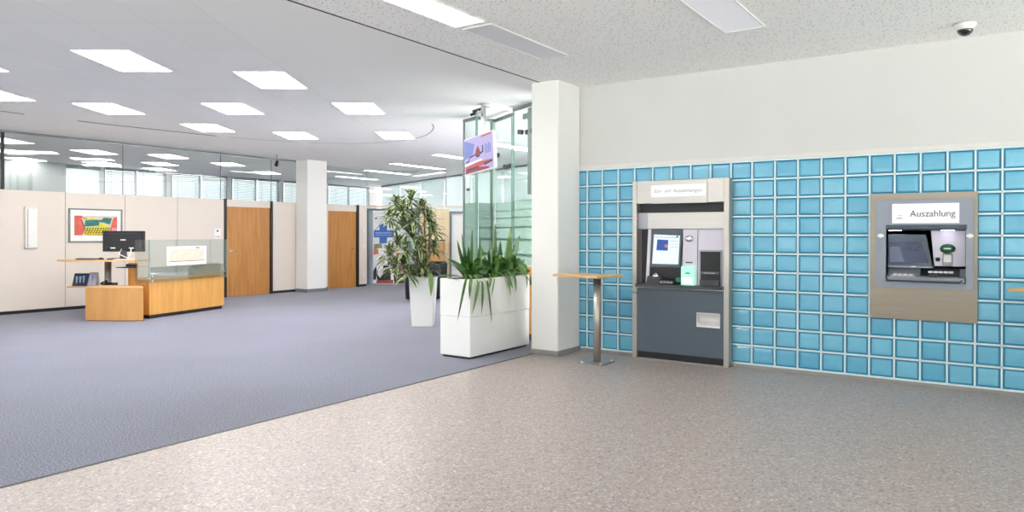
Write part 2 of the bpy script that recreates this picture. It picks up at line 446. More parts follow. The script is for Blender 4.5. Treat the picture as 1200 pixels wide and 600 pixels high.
# --- block wall (faces the entrance hall); holes where the two machines are built in
KY = [(-2, -.39), (-1, -.185), (0, .021), (1, .227), (6, 1.333), (7, 1.56), (8, 1.79), (9, 2.023), (10, 2.264), (16, 3.645), (17, 3.86), (18, 4.076), (19, 4.283), (20, 4.50), (21, 4.72)]
def joint(k):
    if k < -2: return -.39 + (k + 2) * .206
    for (a, ya), (b, yb) in zip(KY, KY[1:]):
        if a <= k <= b: return ya + (yb - ya) * (k - a) / (b - a)
Z0, ZR = 0.044, 0.2
ROWS = 11
HOLES = [(2.51, 3.58, 0.0, 2.05), (0.25, 1.03, 0.955, 1.775)]     # y0,y1,z0,z1
def in_hole(ya, yb, za, zb):
    return any(ya > h[0] - 0.05 and yb < h[1] + 0.05 and za > h[2] - 0.06 and zb < h[3] + 0.05 for h in HOLES)
def overlaps(ya, yb, za, zb):
    for h in HOLES:
        if ya < h[1] - 1e-4 and yb > h[0] + 1e-4 and za < h[3] - 1e-4 and zb > h[2] + 1e-4: return True
    return False
# backing slab cut into rectangles round the holes
bm = bmesh.new()
ycuts = sorted({-6.0, 4.9, *[h[0] for h in HOLES], *[h[1] for h in HOLES]})
zcuts = sorted({0.0, 2.244, *[h[2] for h in HOLES], *[h[3] for h in HOLES]})
for ya, yb in zip(ycuts, ycuts[1:]):
    for za, zb in zip(zcuts, zcuts[1:]):
        if zb > za and not overlaps(ya, yb, za, zb): box(bm, XW + 0.03, XW + 0.12, ya, yb, za, zb)
# mortar bars, cell by cell
def cut_box(bm, x0, x1, ya, yb, za, zb):
    for h in HOLES:
        if ya < h[1] and yb > h[0] and za < h[3] and zb > h[2]:
            for (p, q_, u, v) in ((ya, min(yb, h[0]), za, zb), (max(ya, h[1]), yb, za, zb), (max(ya, h[0]), min(yb, h[1]), za, min(zb, h[2])), (max(ya, h[0]), min(yb, h[1]), max(za, h[3]), zb)):
                if q_ - p > 1e-3 and v - u > 1e-3: box(bm, x0, x1, p, q_, u, v)
            return
    box(bm, x0, x1, ya, yb, za, zb)
JW, JZ = 0.0075, 0.008
for k in range(-26, 21):
    ya, yb = joint(k), joint(k + 1)
    for r in range(ROWS):
        za, zb = Z0 + ZR * r, Z0 + ZR * (r + 1)
        if in_hole(ya, yb, za, zb) : continue
        cut_box(bm, XW, XW + 0.03, ya - JW, ya + JW, za, zb)
        cut_box(bm, XW, XW + 0.03, ya, yb, za - JZ, za + JZ)
        if r == ROWS - 1: cut_box(bm, XW, XW + 0.03, ya, yb, zb - JZ, zb + JZ)
obj('wall_right_joints', bm, 'mortar', None, 'structure')
bm = bmesh.new(); tones = []
rnd = random.Random(3)
for k in range(-26, 21):
    ya, yb = joint(k) + JW, joint(k + 1) - JW
    for r in range(ROWS):
        za, zb = Z0 + ZR * r + JZ, Z0 + ZR * (r + 1) - JZ
        if in_hole(ya, yb, za, zb): continue
        tn = rnd.uniform(0.2, 0.8)
        hs = [h for h in HOLES if overlaps(ya, yb, za, zb) and ya < h[1] and yb > h[0] and za < h[3] and zb > h[2]]
        if hs:      # a block cut by one of the machines: keep the flat pieces outside the opening
            h = hs[0]
            for (p, q_, u, v) in ((ya, min(yb, h[0]), za, zb), (max(ya, h[1]), yb, za, zb), (max(ya, h[0]), min(yb, h[1]), za, min(zb, h[2])), (max(ya, h[0]), min(yb, h[1]), max(za, h[3]), zb)):
                if q_ - p > 1e-3 and v - u > 1e-3:
                    box(bm, XW + 0.008, XW + 0.03, p, q_, u, v); tones += [tn] * 6
            continue
        def ring(ins, x): return [bm.verts.new((x, y, z)) for y, z in ((ya + ins, za + ins), (yb - ins, za + ins), (yb - ins, zb - ins), (ya + ins, zb - ins))]
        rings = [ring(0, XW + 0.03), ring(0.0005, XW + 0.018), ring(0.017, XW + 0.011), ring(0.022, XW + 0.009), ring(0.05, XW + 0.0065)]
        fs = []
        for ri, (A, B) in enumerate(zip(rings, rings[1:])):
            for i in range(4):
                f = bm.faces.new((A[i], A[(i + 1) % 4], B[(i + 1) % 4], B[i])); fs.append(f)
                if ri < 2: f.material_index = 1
        fs.append(bm.faces.new(rings[-1]))
        tones += [tn] * len(fs)
bmesh.ops.recalc_face_normals(bm, faces=bm.faces[:])
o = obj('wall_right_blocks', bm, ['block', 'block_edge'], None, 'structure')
at = o.data.attributes.new('tone', 'FLOAT', 'FACE')
for i, v in enumerate(tones): at.data[i].value = v
struct('wall_right', 'plaster', XW, XW + 0.15, -6, 4.9, 2.30, CEIL)
struct('trim_3', 'ledge', XW - 0.012, XW + 0.1, -6, 4.9, 2.252, 2.30, bev=0.003)
struct('baseboard_right', 'base', XW - 0.012, XW + 0.03, -6, 2.44, 0, 0.036, bev=0.002)
struct('baseboard_right.001', 'base', XW - 0.012, XW + 0.03, 3.65, 4.38, 0, 0.036, bev=0.002)

# --- white column at the corner of the entrance hall
def column(name, x0, x1, y0, y1, z1=CEIL):
    bm = bmesh.new(); box(bm, x0, x1, y0, y1, 0.06, z1)
    es = [e for e in bm.edges if abs(e.verts[0].co.z - e.verts[1].co.z) > 1]
    bmesh.ops.bevel(bm, geom=es, offset=0.02, segments=3, profile=0.5, affect='EDGES')
    return obj(name, bm, 'column', None, 'structure')
column('wall_column', 7.36, XW - 0.002, 4.38, 4.76)
struct('baseboard_column', 'base', 7.35, XW - 0.002, 4.37, 4.77, 0, 0.06, bev=0.004)
column('wall_column.001', 11.81, 12.43, 14.2, 14.64)
struct('baseboard_column.001', 'grey_trim', 11.80, 12.44, 14.19, 14.64, 0, 0.08)

# --- cream partition wall of the offices
WT = 2.225
for i, (a, b) in enumerate(((-5, 6.462), (6.472, 7.58), (7.59, 8.695), (8.705, 9.81), (11.125, 12.86), (13.945, 14.25))):
    struct('wall_left' if i == 0 else 'wall_left.%03d' % i, 'panel', a, b, YL, YL + 0.1, 0.06, WT)
    struct('baseboard_left' if i == 0 else 'baseboard_left.%03d' % i, 'near_black', a, b, YL + 0.012, YL + 0.09, 0, 0.06)
for i, a in enumerate((6.467, 7.585, 8.70)):
    struct('trim_%d' % (10 + i), 'grey_trim', a - 0.005, a + 0.005, YL + 0.008, YL + 0.09, 0.06, WT)
for i, (a, b) in enumerate(((9.81, 9.875), (11.057, 11.125), (13.86, 13.945))):
    struct('trim_%d' % (20 + i), 'black', a, b, YL - 0.02, YL + 0.11, 0, WT + 0.012)
struct('wall_lintel', 'panel', 9.875, 11.057, YL, YL + 0.1, 2.066, WT)
struct('wall_lintel.001', 'panel', 12.86, 13.86, YL, YL + 0.1, 2.052, WT)
def door(name, x0, x1, z1, hx, flip):
    d = bx(name, 'door_wood', None, x0, x1, YL + 0.012, YL + 0.06, 0.006, z1, bev=0.003, kind='structure')
    bm = bmesh.new()
    lathe(bm, [(0.027, -0.006), (0.027, 0.008)], 16, (hx, YL + 0.006, 1.05), axis='y')
    tube(bm, [(hx, YL + 0.01, 1.05), (hx, YL - 0.05, 1.05), (hx + flip * 0.03, YL - 0.055, 1.05), (hx + flip * 0.13, YL - 0.055, 1.05)], 0.011)
    obj('door_handle', bm, 'chrome', d); return d
door('door_1', 9.877, 11.055, 2.064, 9.97, 1)
door('door_2', 12.862, 13.858, 2.05, 13.72, -1)
# glazing over the partition
struct('trim_30', 'grey_trim', 4.5, 11.97, YL + 0.02, YL + 0.08, CEIL - 0.035, CEIL - 0.001)
struct('trim_31', 'near_black', 5.43, 5.475, YL + 0.02, YL + 0.08, WT, CEIL - 0.035)
struct('trim_32', 'grey_trim', 11.90, 11.955, YL + 0.02, YL + 0.08, WT, CEIL - 0.035)
for i, (a, b) in enumerate(((-4, 5.43), (5.475, 7.563), (7.571, 9.754), (9.762, 11.123), (11.131, 11.90), (12.44, 14.3))):
    struct('window_%d' % (i + 1), 'office_glass', a, b, YL + 0.045, YL + 0.055, WT, CEIL - 0.036)
for i, a in enumerate((7.567, 9.758, 11.127)):
    struct('trim_%d' % (33 + i), 'grey_trim', a - 0.004, a + 0.004, YL + 0.04, YL + 0.06, WT, CEIL - 0.036)

# --- rear outside wall with windows and blinds, seen through the glazing
struct('wall_back', 'plaster', -5, 21.5, YB + 0.02, YB + 0.2, 0, 0.9)
struct('wall_back.001', 'sill', 2.0, 8.86, 20.3, 20.42, 0, CEIL)
struct('wall_back.002', 'sill', 8.86, 8.98, 20.3, YB + 0.02, 0, CEIL)
rx = [8.98, 10.6, 11.0, 13.25, 13.5, 15.6, 16.0, 17.95, 18.15, 20.3]
wins = [(8.98, 9.98), (10.1, 11.9), (12.05, 13.95), (14.1, 15.95), (16.1, 17.95), (18.1, 20.2)]
for i, (a, b) in enumerate(wins):
    struct('window_%d' % (20 + i), 'clear', a + 0.04, b - 0.04, YB + 0.09, YB + 0.1, 0.94, CEIL - 0.03)
    bm = bmesh.new()
    for q in (a, b - 0.04): box(bm, q, q + 0.04, YB + 0.05, YB + 0.12, 0.9, CEIL)
    box(bm, a, b, YB + 0.05, YB + 0.12, 0.9, 0.94); box(bm, a, b, YB + 0.05, YB + 0.12, CEIL - 0.03, CEIL)
    m_ = (a + b) / 2
    if b - a > 1.5: box(bm, m_ - 0.02, m_ + 0.02, YB + 0.05, YB + 0.12, 0.9, CEIL)
    obj('window_frame' + ('' if i == 0 else '.%03d' % i), bm, 'grey_trim', None, 'structure')
    struct('wall_mullion' + ('' if i == 0 else '.%03d' % i), 'plaster', b, wins[i + 1][0] if i + 1 < len(wins) else 20.6, YB + 0.03, YB + 0.2, 0.9, CEIL)

# --- outer walls of the hall, behind and beside the viewpoint: plaster with tall shop windows
struct('wall_south', 'plaster', -5, 8.3, -6.2, -6, 0, 0.3)
struct('wall_south.001', 'plaster', -5, 8.3, -6.2, -6, 3.0, CEIL)
for i in range(5):
    a = -5 + i * 3.2
    struct('wall_south.%03d' % (i + 2), 'plaster', a, a + 0.35, -6.2, -6, 0.3, 3.0)
    if i < 4: struct('window_%d' % (40 + i), 'clear', a + 0.35, a + 3.2, -6.11, -6.1, 0.3, 3.0)
struct('wall_west', 'plaster', -5.2, -5, -6.2, 23, 0, 0.4)
struct('wall_west.001', 'plaster', -5.2, -5, -6.2, 23, 3.0, CEIL)
for i in range(9):
    a = -6.2 + i * 3.5
    struct('wall_west.%03d' % (i + 2), 'plaster', -5.2, -5, a, a + 0.5, 0.4, 3.0)
    if i < 8: struct('window_%d' % (50 + i), 'clear', -5.11, -5.1, a + 0.5, a + 3.5, 0.4, 3.0)

# --- the window wall beyond the lounge (turned about 24 degrees), with fabric blinds
A0 = Vector((19.96, 19.72, 0)); A1 = Vector((12.6, 2.97, 0)); WV = (A1 - A0); WL = WV.length; WA = math.atan2(WV.y, WV.x)
wf = struct('wall_east', 'plaster', 0, WL, 0.05, 0.2, 0, 0.25); wf.location = A0; wf.rotation_euler = (0, 0, WA)
wt = struct('trim_60', 'grey_trim', 0, WL, -0.02, 0.12, CEIL - 0.05, CEIL - 0.002); wt.location = A0; wt.rotation_euler = (0, 0, WA)
bl0 = None
names = 'counted from the far corner'
nb = int(WL / 0.9)
for i in range(nb):
    s = i * 0.9 + 0.03
    w_ = struct('window_%d' % (70 + i), 'clear', 0, 0.86, 0.10, 0.11, 0.25, CEIL - 0.05); w_.location = A0 + WV.normalized() * s; w_.rotation_euler = (0, 0, WA)
    f_ = struct('trim_%d' % (70 + i), 'grey_trim', -0.045, -0.005, 0.06, 0.12, 0.25, CEIL - 0.05); f_.location = A0 + WV.normalized() * s; f_.rotation_euler = (0, 0, WA)

# ================================================================ CEILING LIGHTS
def ceiling_light(name, c, L, W, rz, label, group, lit='lamp', cat='ceiling light'):
    t = thing(name, label, cat, (c[0], c[1], CEIL), rz, group)
    bm = bmesh.new(); q = 0.012
    box(bm, -W / 2 - q, W / 2 + q, -L / 2 - q, -L / 2, -0.012, -0.0005); box(bm, -W / 2 - q, W / 2 + q, L / 2, L / 2 + q, -0.012, -0.0005)
    box(bm, -W / 2 - q, -W / 2, -L / 2, L / 2, -0.012, -0.0005); box(bm, W / 2, W / 2 + q, -L / 2, L / 2, -0.012, -0.0005)
    obj('frame', bm, 'white_plastic', t)
    bx('diffuser', lit, t, -W / 2, W / 2, -L / 2, L / 2, -0.008, -0.0005)
    return t
G1 = 'square light panels in the office ceiling'
PL = [((3.99, 7.71), 'square ceiling light panel nearest the entrance, first at upper left'),
      ((5.47, 7.21), 'square ceiling light panel second from the left in the nearest staggered row'),
      ((7.40, 7.77), 'square ceiling light panel straight left of the hanging screen'),
      ((5.39, 10.83), 'square ceiling light panel above the picture on the cream wall'),
      ((6.40, 9.31), 'square ceiling light panel above the monitor and glass screened counter'),
      ((7.31, 11.36), 'small-looking square ceiling light panel just before the dark curved ceiling slit'),
      ((8.79, 10.88), 'square ceiling light panel above the far white column'),
      ((9.79, 9.32), 'square ceiling light panel inside the right bend of the curved slit'),
      ((3.95, 11.0), 'square ceiling light panel cut off by the left edge, lower one'),
      ((2.97, 9.25), 'square ceiling light panel cut off by the left edge, upper one')]
for (c, lab) in PL: ceiling_light('ceiling_light', c, 0.9, 0.57, LAT, lab, G1)
G2 = 'light strips of the entrance hall ceiling'
ceiling_light('strip_light', (4.0, 3.845), 1.9, 0.30, PI / 2, 'bright white light strip in the speckled entrance hall ceiling beside the black slit', G2)
ceiling_light('ceiling_panel', (5.72, 3.845), 1.3, 0.30, PI / 2, 'unlit pearl grey panel at the end of the bright ceiling strip', None, 'unlit_grey', 'ceiling panel')
ceiling_light('strip_light', (5.5, 1.92), 1.9, 0.34, PI / 2, 'white strip with a faint added glow in the speckled ceiling above the block wall', G2, 'added_glow')
G3 = 'long light strips in the lounge ceiling'
for c, L, lab in (((13.35, 10.8), 1.4, 'long light strip in the rear ceiling just left of the hanging screen'),
                  ((14.65, 13.1), 2.0, 'long light strip in the rear ceiling above the leafy tall plant'),
                  ((15.6, 15.15), 1.8, 'long light strip seen through the glass right of the far column'),
                  ((16.6, 17.5), 1.7, 'farthest long light strip, seen low through the glass right of the far column'),
                  ((12.7, 8.55), 2.0, 'light strip seen through the glass office behind the hanging screen')):
    ceiling_light('strip_light', c, L, 0.26, PI / 2, lab, G3, 'lamp_soft')
G4 = 'office lights behind the glazing'
for c, lab in (((6.1, 16.3), 'light panel behind the glazing at far left, upper of three'), ((7.0, 18.4), 'light panel behind the glazing at far left, middle of three'),
               ((7.9, 20.0), 'light panel behind the glazing at far left, lowest of three'), ((8.06, 16.87), 'light panel behind the second glazing pane, upper one of the pair'),
               ((9.44, 19.4), 'light panel behind the second glazing pane, lower one of the pair'), ((9.5, 16.37), 'light panel behind the third glazing pane, topmost of three'),
               ((10.4, 18.3), 'light panel behind the third glazing pane, middle of three'), ((11.28, 19.9), 'light panel behind the third glazing pane, lowest of three'),
               ((11.45, 16.9), 'light panel behind the glazing above the first wooden door'), ((13.7, 18.3), 'light panel behind the glazing just left of the far column')):
    ceiling_light('ceiling_light', c, 0.9, 0.57, LAT, lab, G4, 'lamp_soft')
# dark curved slit round the light field
ring = [(4.1, 12.33), (4.56, 12.42), (5.3, 12.46), (6.09, 12.45), (6.89, 12.36), (8.02, 12.21), (8.78, 12.0), (9.46, 11.64), (10.04, 11.15), (10.36, 10.62), (10.46, 10.1), (10.38, 9.45), (10.09, 8.82), (9.5, 8.15), (8.84, 7.67)]
def catmull(P, n):
    out = []
    for i in range(len(P) - 1):
        a, b, c, d = P[max(i - 1, 0)], P[i], P[i + 1], P[min(i + 2, len(P) - 1)]
        for k in range(n):
            t = k / n
            out.append(tuple(0.5 * (2 * b[j] + (c[j] - a[j]) * t + (2 * a[j] - 5 * b[j] + 4 * c[j] - d[j]) * t * t + (3 * b[j] - a[j] - 3 * c[j] + d[j]) * t ** 3) for j in range(2)))
    return out + [P[-1]]
rp = catmull(ring, 8)
def slit_piece(i0, i1, wd, m, nm):
    bm = bmesh.new(); rows = []
    for i in range(i0, i1 + 1):
        p = Vector(rp[i]); d = (Vector(rp[min(i + 1, len(rp) - 1)]) - Vector(rp[max(i - 1, 0)])).normalized(); n = Vector((-d.y, d.x)) * wd / 2
        rows.append([bm.verts.new((*(p + n * s), z)) for s in (-1, 1) for z in (CEIL - 0.003, CEIL - 0.0002)])
    for A, B in zip(rows, rows[1:]):
        for a, b in ((0, 1), (1, 3), (3, 2), (2, 0)): bm.faces.new((A[a], A[b], B[b], B[a]))
    bm.faces.new(rows[0]); bm.faces.new(rows[-1]); bmesh.ops.recalc_face_normals(bm, faces=bm.faces[:])
    obj(nm, bm, m, None, 'structure')
slit_piece(0, 12, 0.025, 'slit', 'trim_80'); slit_piece(20, 40, 0.04, 'slit', 'trim_81'); slit_piece(42, 56, 0.022, 'base', 'trim_82'); slit_piece(58, 108, 0.018, 'base', 'trim_83')

# dome camera
t = thing('dome_camera', 'small white dome camera with dark glossy bubble on the speckled ceiling', 'camera', (7.36, 0.29, CEIL))
bm = bmesh.new(); lathe(bm, [(0.085, 0.0), (0.085, -0.02), (0.075, -0.035), (0.066, -0.055), (0.055, -0.06)], 32); obj('housing', bm, 'white_plastic', t)
bm = bmesh.new(); lathe(bm, [(0.062 * math.cos(a * PI / 16), -0.052 - 0.058 * math.sin(a * PI / 16)) for a in range(0, 8)] + [(0.004, -0.11)], 32); obj('bubble', bm, mat('smoked_dome', S(18, 18, 20), 0.08, coat=1), t)
bm = bmesh.new(); lathe(bm, [(0.1, -0.0005), (0.1, -0.004)], 32); obj('mounting_ring', bm, 'off_white', t)

# spot on the glazing track, seen left of the far column
t = thing('ceiling_spot', 'small black spotlight hanging from the ceiling above the first wooden door', 'spotlight', (10.70, 13.94, CEIL))
bm = bmesh.new(); tube(bm, [(0, 0, 0), (0, 0, -0.16)], 0.012); obj('stem', bm, 'grey_trim', t)
bm = bmesh.new(); tube(bm, [(0.02, 0, -0.15), (-0.05, -0.05, -0.25)], [0.03, 0.045], 14); obj('head', bm, 'near_black', t)

# ================================================================ SERVICE TERMINAL (left machine)
TR = -PI / 2                                  # local x to the viewer's right, y into the wall
t = thing('service_terminal', 'tall self-service terminal with steel frame, lit touch screen and slate grey lower door', 'bank terminal', (7.78, 3.044, 0), TR)
for x0, x1 in ((-0.57, -0.517), (0.512, 0.57)):
    bx('frame_post', 'steel', t, x0, x1, 0, 0.14, 0.774, 2.07, bev=0.004)
    bx('frame_post', 'steel', t, x0, x1, 0, 0.14, 0.0, 0.770, bev=0.004)
hd = bx('header', 'steel_h', t, -0.516, 0.511, 0.004, 0.14, 1.806, 2.07, bev=0.003)
bx('sign_housing', 'steel_h', hd, -0.335, 0.33, -0.012, 0.01, 1.80, 2.066, bev=0.003)
sg = bx('sign', 'sign', hd, -0.327, 0.314, -0.016, -0.010, 1.878, 2.013)
for wd_, f0, f1, dz in (('Ein-', 0.0, 0.165, 0.0), ('und', 0.215, 0.345, 0.0), ('Auszahlungen', 0.40, 1.0, -0.003)):
    text('lettering', wd_, 0.06, t, 'sign_text_pale', (-0.285 + 0.56 * (f0 + f1) / 2, -0.0175, 1.945 + dz), 0.56 * (f1 - f0))
bx('light_gap', 'near_black', t, -0.516, 0.511, 0.10, 0.13, 1.70, 1.806)
bm = bmesh.new(); box(bm, -0.516, 0.511, 0.05, 0.13, 1.512, 1.70, bev=0.004); obj('canopy', bm, 'steel_h', t)
bx('left_return', 'silver', t, -0.516, -0.40, 0.045, 0.05, 1.512, 1.70)
bx('back_panel', 'lilac', t, -0.516, 0.511, 0.13, 0.16, 0.86, 1.52)
bx('side_gap', 'near_black', t, -0.50, -0.425, 0.105, 0.13, 0.875, 1.51)
bm = bmesh.new(); prism(bm, [(-0.43, 0.875), (-0.392, 0.875), (-0.36, 1.51), (-0.398, 1.51)], 'y', 0.06, 0.13, bev=0.004); obj('side_fin', bm, 'lilac', t)
bm = bmesh.new(); prism(bm, [(-0.388, 1.07), (-0.02, 1.07), (0.012, 1.512), (-0.36, 1.512)], 'y', 0.075, 0.13, bev=0.004); bz = obj('screen_bezel', bm, 'slate', t)
bm = bmesh.new(); plate(bm, [(-0.352, 1.108), (-0.035, 1.108), (-0.016, 1.435), (-0.328, 1.448)], 0.07, 0.006); sc = obj('touch_screen', bm, 'screen', t)
bm = bmesh.new(); plate(bm, [(-0.300, 1.265), (-0.160, 1.262), (-0.152, 1.385), (-0.288, 1.392)], 0.068, 0.002); obj('blue_tile', bm, 'screen_blue', sc)
bm = bmesh.new(); plate(bm, disc_pts(-0.178, 1.315, 0.02, 0.02), 0.067, 0.001); obj('red_mark', bm, 'screen_red', sc)
bm = bmesh.new()
for z in (1.37, 1.335, 1.300): plate(bm, [(-0.13, z), (-0.03, z), (-0.03, z + 0.006), (-0.13, z + 0.006)], 0.068, 0.002)
plate(bm, [(-0.325, 1.415), (-0.035, 1.408), (-0.034, 1.416), (-0.324, 1.423)], 0.068, 0.002)
obj('screen_text', bm, 'screen_grey', sc)
bm = bmesh.new(); plate(bm, disc_pts(-0.045, 1.425, 0.012, 0.010), 0.068, 0.002); obj('close_mark', bm, 'dark_grey', sc)
bm = bmesh.new(); prism(bm, [(-0.405, 0.876), (-0.005, 0.876), (-0.005, 1.07), (-0.39, 1.07)], 'y', 0.085, 0.13); obj('tray_recess', bm, 'near_black', t)
bm = bmesh.new(); prism(bm, [(0.0, 0.876), (0.085, 0.876), (0.085, 0.955), (0.04, 0.965)], 'x', -0.40, -0.235, bev=0.004); obj('shelf_wedge', bm, 'dark_grey', t)
bm = bmesh.new(); box(bm, -0.32, -0.26, 0.02, 0.06, 0.955, 0.985, bev=0.004); tube(bm, [(-0.33, 0.03, 0.965), (-0.29, 0.03, 1.0), (-0.25, 0.03, 0.965)], 0.006); obj('reading_lamp', bm, 'chrome', t)
bm = bmesh.new(); prism(bm, [(-0.03, 0.876), (0.08, 0.876), (0.08, 0.945), (0.0, 0.925)], 'x', -0.232, -0.055, bev=0.003); kp = obj('keypad', bm, 'near_black', t)
bm = bmesh.new()
for i in range(4):
    for j in range(3): box(bm, -0.215 + i * 0.04, -0.188 + i * 0.04, -0.034 + j * 0.02, -0.02 + j * 0.02, 0.893 + j * 0.012, 0.903 + j * 0.012)
obj('keys', bm, 'silver', kp)
bm = bmesh.new(); lathe(bm, [(0.028, 0.0), (0.028, 0.04)], 20, (-0.03, 0.04, 0.93), axis='y'); obj('receipt_knob', bm, mat('green_plastic', S(40, 110, 90), 0.4), t)
bx('middle_column', 'lilac', t, 0.016, 0.186, 0.085, 0.13, 0.876, 1.512, bev=0.003)
cd = bx('card_reader', 'green_lit', t, 0.006, 0.160, 0.05, 0.09, 0.876, 1.086, bev=0.005)
bx('card_label', 'green_pale', cd, 0.022, 0.144, 0.046, 0.051, 0.89, 0.965)
bx('card_slot', 'dark_grey', cd, 0.06, 0.115, 0.044, 0.051, 1.005, 1.02); bx('upper_slot', 'dark_grey', t, 0.05, 0.13, 0.08, 0.086, 1.125, 1.138)
bm = bmesh.new(); lathe(bm, [(0.05, 0.084), (0.048, 0.076), (0.03, 0.068), (0.012, 0.066)], 28, (0.09, 0, 1.40), axis='y', sy=0.75); obj('camera_window', bm, 'chrome', t)
bx('right_panel', 'lilac', t, 0.192, 0.505, 0.09, 0.13, 0.876, 1.512, bev=0.003)
bx('slot_surround', 'silver', t, 0.208, 0.466, 0.075, 0.092, 0.876, 1.276, bev=0.003)
sl = bx('cash_slot', 'near_black', t, 0.228, 0.452, 0.065, 0.09, 0.876, 1.258, bev=0.004)
bx('slot_mouth', 'dark_grey', sl, 0.232, 0.448, 0.03, 0.068, 0.876, 0.945, bev=0.006)
bx('slot_bar', 'slate', sl, 0.236, 0.445, 0.045, 0.068, 1.005, 1.035, bev=0.004); bx('slot_mark', 'silver', sl, 0.275, 0.40, 0.040, 0.046, 1.015, 1.026)
bx('counter_ledge', 'dark_grey', t, -0.516, 0.511, -0.045, 0.13, 0.838, 0.876, bev=0.006)
# lower door with a framed opening
bm = bmesh.new(); DX0, DX1, DZ0, DZ1 = -0.512, 0.508, 0.088, 0.83; px0, px1, pz0, pz1 = 0.206, 0.471, 0.42, 0.58
box(bm, DX0, px0, 0.01, 0.05, DZ0, DZ1); box(bm, px1, DX1, 0.01, 0.05, DZ0, DZ1); box(bm, px0, px1, 0.01, 0.05, DZ0, pz0); box(bm, px0, px1, 0.01, 0.05, pz1, DZ1)
obj('lower_door', bm, 'slate', t)
bm = bmesh.new()
box(bm, px0, px1, 0.10, 0.11, pz0, pz1); box(bm, px0, px0 + 0.008, 0.006, 0.11, pz0, pz1); box(bm, px1 - 0.008, px1, 0.006, 0.11, pz0, pz1); box(bm, px0, px1, 0.006, 0.11, pz1 - 0.008, pz1)
prism(bm, [(0.006, pz0), (0.10, pz0), (0.10, pz0 + 0.06), (0.006, pz0 + 0.02)], 'x', px0 + 0.008, px1 - 0.008); obj('receipt_pocket', bm, 'white_plastic', t)
bx('plinth', 'near_black', t, -0.512, 0.508, 0.03, 0.12, 0.012, 0.088); bx('floor_strip', 'steel_h', t, -0.512, 0.508, 0.0, 0.03, 0.0, 0.012)

# ================================================================ CASH MACHINE (right machine)
t = thing('cash_machine', 'wall mounted cash machine with lit white sign on a bronze steel plate', 'cash machine', (XW, 0.65, 0), TR)
def plate_ring(bm, o_, i_, y0, y1):
    (a, b, c, d), (e, f, g, h) = o_, i_
    box(bm, a, e, y0, y1, c, d); box(bm, f, b, y0, y1, c, d); box(bm, e, f, y0, y1, c, g); box(bm, e, f, y0, y1, h, d)
bm = bmesh.new(); plate_ring(bm, (-0.447, 0.443, 0.632, 1.85), (-0.375, 0.375, 0.962, 1.768), -0.022, -0.001); obj('back_plate', bm, 'champagne', t)
bm = bmesh.new(); plate_ring(bm, (-0.394, 0.412, 0.945, 1.786), (-0.308, 0.352, 0.995, 1.535), -0.075, -0.022); obj('housing', bm, 'silver_blue', t)
sg = bx('sign', 'sign', t, -0.252, 0.301, -0.082, -0.074, 1.56, 1.747)
text('lettering', 'Auszahlung', 0.085, t, 'sign_text', (0.085, -0.0835, 1.648), 0.372)
bm = bmesh.new()
for i, hgt in enumerate((0.012, 0.018, 0.012)): box(bm, -0.212 + i * 0.018, -0.200 + i * 0.018, -0.0835, -0.081, 1.602, 1.602 + hgt)
box(bm, -0.206, -0.166, -0.0835, -0.081, 1.632, 1.637); obj('sign_mark', bm, 'sign_text_pale', sg)
# recess shell
bm = bmesh.new(); x0, x1, z0, z1, yb = -0.308, 0.352, 0.995, 1.535, 0.17
for f in ([(x0, -0.03, z0), (x0, yb, z0), (x0, yb, z1), (x0, -0.03, z1)], [(x1, -0.03, z0), (x1, -0.03, z1), (x1, yb, z1), (x1, yb, z0)], [(x0, yb, z0), (x1, yb, z0), (x1, yb, z1), (x0, yb, z1)],
          [(x0, -0.03, z1), (x0, yb, z1), (x1, yb, z1), (x1, -0.03, z1)], [(x0, -0.03, z0), (x1, -0.03, z0), (x1, yb, z0), (x0, yb, z0)]):
    bm.faces.new([bm.verts.new(p) for p in f])
bmesh.ops.solidify(bm, geom=bm.faces[:], thickness=0.004); obj('recess', bm, 'silver', t)
bm = bmesh.new(); prism(bm, [(-0.09, 1.508), (-0.075, 1.545), (0.12, 1.545), (0.12, 1.49), (-0.06, 1.497)], 'x', -0.306, 0.362, bev=0.003); cn = obj('canopy', bm, 'slate', t)
for cx in (-0.235, 0.205):
    bm = bmesh.new(); lathe(bm, [(0.055, 1.4955), (0.055, 1.489)], 24, (cx, 0.01, 0), sy=0.6); obj('downlight', bm, emit('downlight_lens', S(240, 236, 255), 6.0), cn)
# screen on the left, leaning back
bm = bmesh.new(); prism(bm, [(-0.304, 1.135), (0.075, 1.155), (0.02, 1.455), (-0.304, 1.455)], 'y', 0.06, 0.165, bev=0.004); obj('screen_bezel', bm, 'slate', t)
bm = bmesh.new(); plate(bm, [(-0.303, 1.165), (0.048, 1.18), (-0.018, 1.385), (-0.303, 1.375)], 0.052, 0.008); sc = obj('screen', bm, 'dark_screen', t)
bm = bmesh.new(); plate(bm, [(-0.285, 1.18), (-0.16, 1.187), (-0.20, 1.335), (-0.292, 1.33)], 0.050, 0.002); obj('menu_field', bm, 'dark_screen_panel', sc)
for cx, cz, rr in ((-0.125, 1.315, 0.02), (-0.06, 1.30, 0.016), (-0.02, 1.325, 0.02)):
    P = disc_pts(cx, cz, rr, rr * 0.6, 16); bm = bmesh.new()
    tube(bm, [(p[0], 0.050, p[1]) for p in P + P[:1]], 0.002, 5)
    obj('screen_icon', bm, 'dark_screen_panel', sc)
bm = bmesh.new(); prism(bm, [(-0.304, 1.13), (0.082, 1.13), (0.082, 1.15), (-0.304, 1.15)], 'y', 0.03, 0.1, bev=0.003); obj('screen_lip', bm, 'silver_blue', t)
bx('badge', 'white_plastic', sc, -0.10, -0.06, 0.028, 0.032, 1.136, 1.146)
